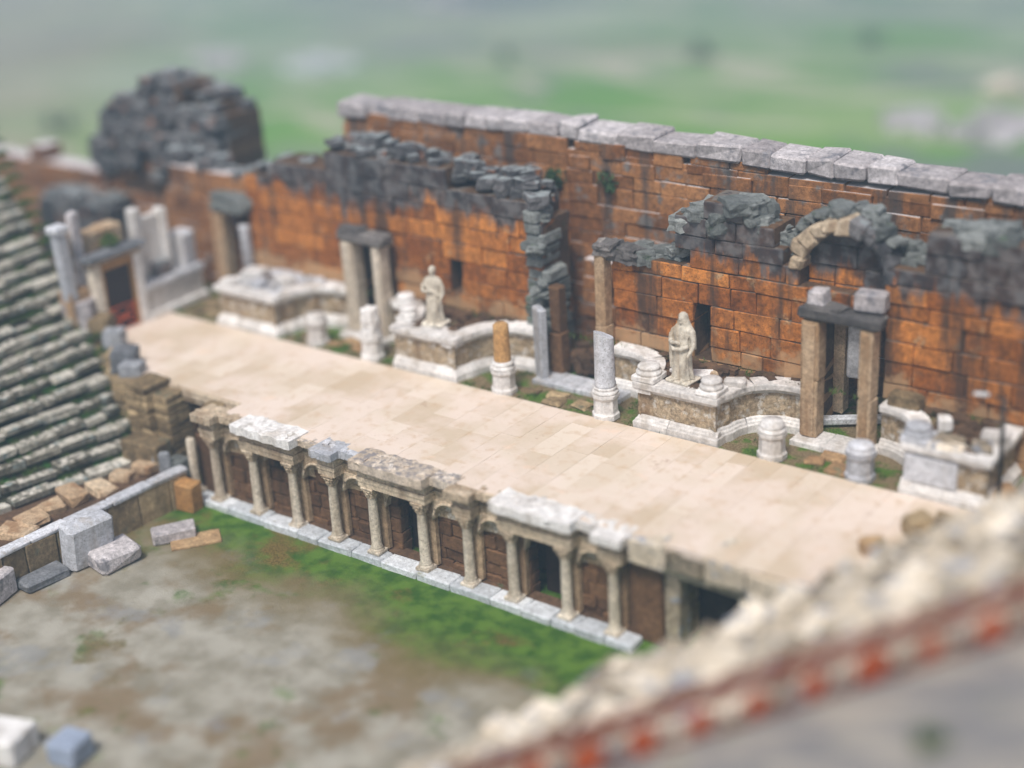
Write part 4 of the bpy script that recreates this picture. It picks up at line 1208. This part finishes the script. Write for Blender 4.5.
for _ in range(70):
    x = U(EP[0][0] + .3, -5); a = U(.2, .6)
    rk.rock(x + .2, U(rail_y(x) + .5, edge(x) - .2), surf(x) + U(0, .06), a * 1.6, a, a * .45, rz=U(0, 3), n=3)
k.part(rk, 'loose_rubble', M['palerock'])
# path beside the railing
vs = []; fs = []; nx, ny = 40, 16
for j in range(ny + 1):
    for i in range(nx + 1):
        x = -21 + 24 * i / nx; y1 = rail_y(x) + .45; y = y1 - 9 * j / ny
        vs.append((x, y, surf(x) - .02 + .06 * hash3(x, y, 2)))
for j in range(ny):
    for i in range(nx):
        a = j * (nx + 1) + i; fs.append([a, a + 1, a + nx + 2, a + nx + 1][::-1])
m = MB(); m.add(vs, fs, .5, True); tag(m.build('path', M['path']), kind='structure')
m = MB()
for i in range(24):
    x = -20.5 + i; y1 = rail_y(x) + .4; m.box(x - .5, x + .5, y1 - 9, y1, -6.4, surf(x) - .45, c=.01, j=0)
tag(m.build('path_embankment', M['endwall']), kind='structure')
p = ray_hit(930, 745)
m = MB()
for _ in range(40): blades(m, p.x + U(-.2, .2), p.y + U(-.2, .2), p.z, 8, .15, .3)
solid(m, 'weed', M['grass'], 'green weed tuft on the grey path below the railing', 'plant', (p.x, p.y, p.z))

t = thing('railing', 'rusty iron railing with orange rusted roundels beside the foreground path', 'railing', (RA.x, RA.y, RA.z)); k = Kid(t)
d = (RB - RA); n = 9
H = 1.25
dirv = d.normalized(); up3 = Vector((0, 0, 1))
ext = [RA - dirv * 1.5 + d * 0, RB + dirv * 2.5]
def on(tt, h): q = ext[0] + (ext[1] - ext[0]) * tt; return q + up3 * h
for (h, r, nm) in ((H, .085, 'top_rail'), (H - .16, .04, 'middle_rail'), (.14, .045, 'bottom_rail')):
    m = MB(); m.tube([on(0, h), on(1, h)], r, 8); k.part(m, nm, M['rust'])
band = MB()
for (h0, h1) in ((H - .32, H - .08),):
    q = dirv.cross(up3).normalized() * .03
    vs = [on(tt_, h) + sg * q for tt_ in (0, 1) for h in (h0, h1) for sg in (-1, 1)]
    band.add(vs, [[0, 1, 3, 2], [4, 6, 7, 5], [0, 4, 5, 1], [2, 3, 7, 6], [0, 2, 6, 4], [1, 5, 7, 3]], .5)
k.part(band, 'flat_band', M['rust'])
NP = 13
for i in range(NP):
    tt = (i + .5) / NP
    m = MB(); m.tube([on(i / NP, -.2), on(i / NP, H + .05)], .022, 8); k.part(m, 'post', M['rust'])
    c0 = on(tt, .52)
    rs = U(.2, .34)
    m = MB(); ringp = [c0 + dirv * (rs * cos(2 * pi * q / 20)) + up3 * (rs * sin(2 * pi * q / 20)) for q in range(21)]
    m.tube(ringp, .045, 6)
    nrm = dirv.cross(up3).normalized()
    vs = []
    for s in (-.02, .02):
        for q in range(20): vs.append(c0 + nrm * s + dirv * ((rs - .03) * cos(2 * pi * q / 20)) + up3 * ((rs - .03) * sin(2 * pi * q / 20)))
    m.add(vs, [list(range(20)), [20 + q for q in range(20)][::-1]] + [[q, 20 + q, 20 + (q + 1) % 20, (q + 1) % 20] for q in range(20)], .5)
    k.part(m, 'roundel', M['rustorange'])
    for s in (-1, 1):
        m = MB(); m.tube([on(tt + s * .5 / NP, H - .16), on(tt, .55) + dirv * (.3 * s), on(tt + s * .5 / NP, .14)], .025, 6)
        k.part(m, 'brace', M['rust'])

# blocks at the right end of the stage
rb = [('brown cube-like rock on the right end of the stage', 'endwall', (918, 535), .75, .65, .6), ('ochre flat rock on the right stage edge', 'flag_orange', (872, 552), .7, .5, .4),
      ('tan block at the right stage end nearest the lamp post', 'tan', (1000, 500), .9, .6, .4), ('small brown rock between the two rocks of the right stage end', 'endwall', (945, 527), .5, .4, .4)]
for lab, mt, (px, py), a, b, h in rb:
    dd = fw * FPX + rr * (px - 512) - uu * (py - 384); s = -CAMZ / dd.z; q = Vector((0, 0, CAMZ)) + dd * s
    loose('stone_block', mt, lab, 'stone', q.x, q.y, 0, a, b, h, rz=U(0, 1), blk=False, sq=.75)

# lamp post beside the right edge podium
t = thing('lamp_post', 'slim dark floodlight post with flat lamp arm beside the right edge podium', 'lamp', (-12.75, 38.9, -.05)); k = Kid(t)
m = MB(); m.tube([(-12.75, 38.9, 0), (-12.8, 38.9, 3.5)], .06, 10); k.part(m, 'pole', M['darkmetal'])
m = MB(); m.tube([(-12.8, 38.9, 3.45), (-13.3, 38.75, 3.52)], .025, 8); k.part(m, 'arm', M['darkmetal'])
m = MB(); m.block(-13.4, 38.72, 3.53, .42, .2, .06, rz=.25, j=.0, c=.02); k.part(m, 'lamp_head', M['lampglass'])
m = MB(); m.lathe([(.3, -.05), (.3, .12), (.22, .16), (.08, .2), (.07, .35)], 12, (-12.75, 38.9, 0)); k.part(m, 'base', M['greenmetal'])

# ------------------------------------------------------------------ left end of the stage: gate, pedestal wall, upright marbles
XG = -47.3
t = thing('gateway', 'tan framed stone gate with grey cornice at the left end of the stage', 'gateway', (XG, 36.1, 0)); k = Kid(t)
def gbox(m, y0, y1, z0, z1, x0=XG - .3, x1=XG + .12, **kw): m.box(x0, x1, y0, y1, z0, z1, **kw)
m = MB(); gbox(m, 34.95, 35.36, -.05, 2.95, c=.03, j=.015); k.part(m, 'jamb', M['colshaft'])
m = MB(); gbox(m, 37.0, 37.4, -.05, 2.95, c=.03, j=.015); k.part(m, 'jamb', M['marble'])
m = MB(); gbox(m, 35.36, 35.5, -.05, 2.7, x1=XG + .05, c=.02, j=.01); gbox(m, 36.9, 37.0, -.05, 2.7, x1=XG + .05, c=.02, j=.01); gbox(m, 35.4, 37.0, 2.66, 2.9, x1=XG + .06, c=.02, j=.01)
k.part(m, 'inner_frame', M['ochrecol'])
m = MB(); gbox(m, 34.9, 37.4, 2.96, 3.2, c=.03, j=.015); k.part(m, 'lintel', M['tan'])
m = MB(); gbox(m, 34.7, 37.6, 3.2, 3.42, x1=XG + .38, c=.05, j=.04); k.part(m, 'cornice', M['greyblock'])
m = MB(); gbox(m, 35.3, 37.1, -.05, 2.9, x0=XG - .3, x1=XG - .17); k.part(m, 'dark_interior', M['wooddoor'])  # dark sheet standing in for the shade inside the gate
m = MB()
gbox(m, 33.9, 34.9, -.05, 2.2, x0=XG - .9, x1=XG - .2, c=.05, j=.03)
ashlar(m, None, 34.5, 37.4, XG - .75, .8, 3.3, lerp_profile([(34.5, 4.5), (35.4, 4.3), (36, 3.9), (37.4, 4.2)]), axis='y', hh=(.3, .45), ll=(.4, .9), jit=.08); k.part(m, 'rear_masonry', M['tan'])
t = thing('barrier', 'orange crossed metal barrier closing the left gate opening', 'barrier', (XG + .1, 36.2, 0)); k = Kid(t)
m = MB()
for (a, b) in (((35.6, .08), (36.8, .95)), ((35.6, .95), (36.8, .08)), ((35.6, .5), (36.8, .5))): m.tube([(XG - .02, a[0], a[1]), (XG - .02, b[0], b[1])], .024, 8)
k.part(m, 'cross_bars', M['orangepaint'])
m = MB()
for z in (.06, 1.0): m.tube([(XG - .02, 35.58, z), (XG - .02, 36.82, z)], .024, 8)
for y in (35.6, 36.8): m.tube([(XG - .02, y, 0), (XG - .02, y, 1.05)], .024, 8)
k.part(m, 'frame', M['orangepaint'])
t = thing('pedestal_wall', 'white marble pedestal wall with moulded top, right of the left gate', 'wall', (XG, 39, 0)); k = Kid(t)
m = MB(); gbox(m, 37.45, 40.5, .25, 1.25, x0=XG - .9, x1=XG + .0, c=.03, j=.02); k.part(m, 'dado', M['marble'])
m = MB(); gbox(m, 37.42, 40.6, -.05, .26, x0=XG - .9, x1=XG + .16, c=.06, j=.02); k.part(m, 'base_moulding', M['marble'])
m = MB(); gbox(m, 37.42, 39.0, 1.25, 1.5, x0=XG - .95, x1=XG + .15, c=.05, j=.03); gbox(m, 39.02, 40.6, 1.25, 1.5, x0=XG - .95, x1=XG + .14, c=.05, j=.03); k.part(m, 'cornice', M['greymarble'])
t = thing('marble_aedicule', 'white upright marble niche frame standing above the pedestal wall', 'niche', (XG - .5, 38.4, 1.5)); k = Kid(t)
m = MB(); gbox(m, 37.6, 38.0, 1.5, 4.5, x0=XG - .8, x1=XG - .3, c=.05, j=.03); k.part(m, 'upright', M['marble'])
m = MB(); gbox(m, 38.95, 39.35, 1.5, 4.2, x0=XG - .8, x1=XG - .3, c=.05, j=.03); k.part(m, 'upright', M['marble'])
m = MB(); gbox(m, 38.01, 38.94, 1.5, 4.05, x0=XG - .8, x1=XG - .4, c=.05, j=.03); k.part(m, 'panel', M['marble'])
m = MB(); m.rock(XG - .4, 38.6, 1.75, .6, .9, .7); k.part(m, 'rubble', M['ruin'])
loose('stone_block', 'greymarble', 'pale grey block at the far right end of the pedestal wall', 'stone', XG - .6, 40.1, 1.5, .8, .9, 1.4, rz=.2)
t = thing('marble_post', 'white leaning marble post left of the gate, capped by a block', 'post', (XG - .4, 34.4, 1.8)); k = Kid(t)
m = MB(); m.block(XG - .4, 34.1, 3.2, .45, .45, 2.8, j=.03, c=.04, tx=.04); k.part(m, 'shaft', M['greymarble'])
m = MB(); m.block(XG - .4, 34.05, 4.7, .6, .65, .35, j=.03, c=.05); k.part(m, 'cap_block', M['greymarble'])
loose('marble_post', 'cap', 'taller white marble post between the capped post and the gate', 'post', XG - .7, 35.0, 1.9, .4, .4, 3.2)
def shrub(x, y, z, r, n, label, name='shrub', lm='leaf', ht=None):
    t = thing(name, label, 'plant' if r < 1 else 'bush', (x, y, z)); k = Kid(t)
    m = MB(); cl = [(U(-.6, .6) * r, U(-.6, .6) * r, U(.3, 1.1) * r, U(.3, .55) * r) for _ in range(7)]
    for _ in range(n):
        c = random.choice(cl); a = U(0, 2 * pi); b = math.acos(U(-1, 1)); q = c[3] * U(.5, 1.05)
        px, py, pz = x + c[0] + q * sin(b) * cos(a), y + c[1] + q * sin(b) * sin(a), z + c[2] + q * cos(b)
        s = .13 * r ** .6; e1 = Vector((U(-1, 1), U(-1, 1), U(-1, 1))).normalized() * s; e2 = Vector((U(-1, 1), U(-1, 1), U(-1, 1))).normalized() * s
        P0 = Vector((px, py, pz)); m.add([P0 - e1, P0 + e2 * .5, P0 + e1, P0 - e2 * .5], [[0, 1, 2, 3]], R())
    k.part(m, 'foliage', M[lm])
    m = MB()
    for c in cl[:4]: m.tube([(x, y, z), (x + c[0] * .5, y + c[1] * .5, z + c[2] * .6), (x + c[0], y + c[1], z + c[2])], [.05 * r, .035 * r, .015 * r], 6)
    k.part(m, 'stem', M['bark'])
shrub(-31.2, 43.95, 5.8, .7, 700, 'dark green bush growing out of the outer wall, left of a smaller one', 'wall_shrub')
shrub(-29.1, 43.95, 5.9, .55, 500, 'smaller dark green bush growing out of the outer wall, at right of the pair', 'wall_shrub')
shrub(XG - .2, 36.3, 3.4, .45, 260, 'small green plant growing on the cornice of the left gate', 'cornice_plant', 'grass')

# ------------------------------------------------------------------ plants on the mossy strip
g = MB()
for _ in range(260):
    x = U(-46, -13); y = U(38.5, 40.4)
    if mnoise.noise(Vector((x * .8, y * .8, 4))) > .02: blades(g, x, y, -.05, 26, .18, .12)
for _ in range(90): blades(g, U(-44, -13), U(40.9, 41.25), 1.5, 12, .15, .16)
tag(g.build('grass_tufts', M['grass']), kind='stuff')
# ------------------------------------------------------------------ fields beyond: rock outcrops, ruins, bushes
def ground_hit(px, py):
    dd = fw * FPX + rr * (px - 512) - uu * (py - 384); z = -12.
    for _ in range(30):
        s = (z - CAMZ) / dd.z; q = Vector((0, 0, CAMZ)) + dd * s; z = terr_h(q.x, q.y)
    return q
def outcrop(px, py, w, label, n=13, mat='cap', dx=1., hh=1.):
    q = ground_hit(px, py); m = MB()
    for _ in range(n): m.rock(q.x + U(-w, w) * dx, q.y + U(-w, w) * .8, q.z + U(0, .5) * hh, U(.4, .8) * w, U(.4, .8) * w, U(.25, .5) * w * hh, rz=U(0, 3), n=4)
    solid(m, 'rock_outcrop', M[mat], label, 'rocks', (q.x, q.y, q.z))
outcrop(215, 66, 3.4, 'bright white rock outcrop in the field just above the dark tower')
outcrop(318, 70, 3.2, 'pale grey rock outcrop in the field, right of the bright white one', mat='greymarble', n=14)
outcrop(962, 132, 3.6, 'white heap of ruin stones in the field beyond the outer wall, at right', n=16, dx=1.6)
outcrop(1015, 95, 2.5, 'pinkish pale rock by the right frame edge in the fields', mat='palerock', n=9)
outcrop(445, 3, 4, 'small pale rock far up in the hazy field, top centre', n=9)
bl = [(178, 120, 'near'), (60, 130, 'left'), (500, 62, 'c'), (700, 60, 'd'), (870, 45, 'e')]
bt = ['dark bush in the field directly left of the ruined tower top', 'lone bush near the left frame edge beyond the brown wall', 'bush in the hazy field above the middle of the outer wall',
      'bush in the field right of the photo centre, far off', 'bush in the upper right field', 'bush in the upper left field', 'bush close behind the outer wall capstones at centre', 'bush between the two pale outcrops and the top edge']
for (px, py, _), lab in zip(bl, bt):
    q = ground_hit(px, py); shrub(q.x, q.y, q.z - .3, U(1.2, 1.8), 420, lab, 'field_bush')

# ------------------------------------------------------------------ air, sky, sun
hz = MB(); X0, X1, Y0, Y1, Z0, Z1 = -1560, 1500, -1500, 1560, -45, 26
vs = [(x, y, z) for z in (Z0, Z1) for y in (Y0, Y1) for x in (X0, X1)]
hz.add(vs, [[0, 2, 3, 1], [4, 5, 7, 6], [0, 1, 5, 4], [2, 6, 7, 3], [0, 4, 6, 2], [1, 3, 7, 5]], 0)
mv = bpy.data.materials.new('haze'); mv.use_nodes = True; nt = mv.node_tree
for nd in list(nt.nodes):
    if nd.type != 'OUTPUT_MATERIAL': nt.nodes.remove(nd)
pv = nt.nodes.new('ShaderNodeVolumePrincipled'); pv.inputs['Color'].default_value = (.56, .78, 1, 1); pv.inputs['Density'].default_value = .0018
pv.inputs['Anisotropy'].default_value = .1
nt.links.new(pv.outputs[0], [n_ for n_ in nt.nodes if n_.type == 'OUTPUT_MATERIAL'][0].inputs['Volume'])
tag(hz.build('haze', mv), kind='stuff')

SUN_EL, SUN_AZ = radians(60), radians(163)        # azimuth measured from +y clockwise: light comes from behind the camera, a little right
w = bpy.data.worlds.new('World'); SC.world = w; w.use_nodes = True
nt = w.node_tree; bg = nt.nodes['Background']
sky = nt.nodes.new('ShaderNodeTexSky'); sky.sky_type = 'NISHITA'; sky.sun_disc = False
sky.sun_elevation = SUN_EL; sky.sun_rotation = SUN_AZ; sky.dust_density = 4; sky.air_density = 1.0; sky.ozone_density = .6
nt.links.new(sky.outputs[0], bg.inputs[0]); bg.inputs[1].default_value = .078
sd = Vector((sin(SUN_AZ) * cos(SUN_EL), cos(SUN_AZ) * cos(SUN_EL), sin(SUN_EL)))
sl = bpy.data.lights.new('sun', 'SUN'); sl.energy = 2.3; sl.angle = radians(14); sl.color = (1, .975, .945)
so = bpy.data.objects.new('sun', sl); COL.objects.link(so); so.rotation_euler = sd.to_track_quat('Z', 'Y').to_euler()
SC.view_settings.view_transform = 'Standard'; SC.view_settings.look = 'None'
SC.view_settings.exposure = 0.47; SC.view_settings.gamma = 1
SC.cycles.max_bounces = 5; SC.cycles.volume_bounces = 1; SC.cycles.diffuse_bounces = 3
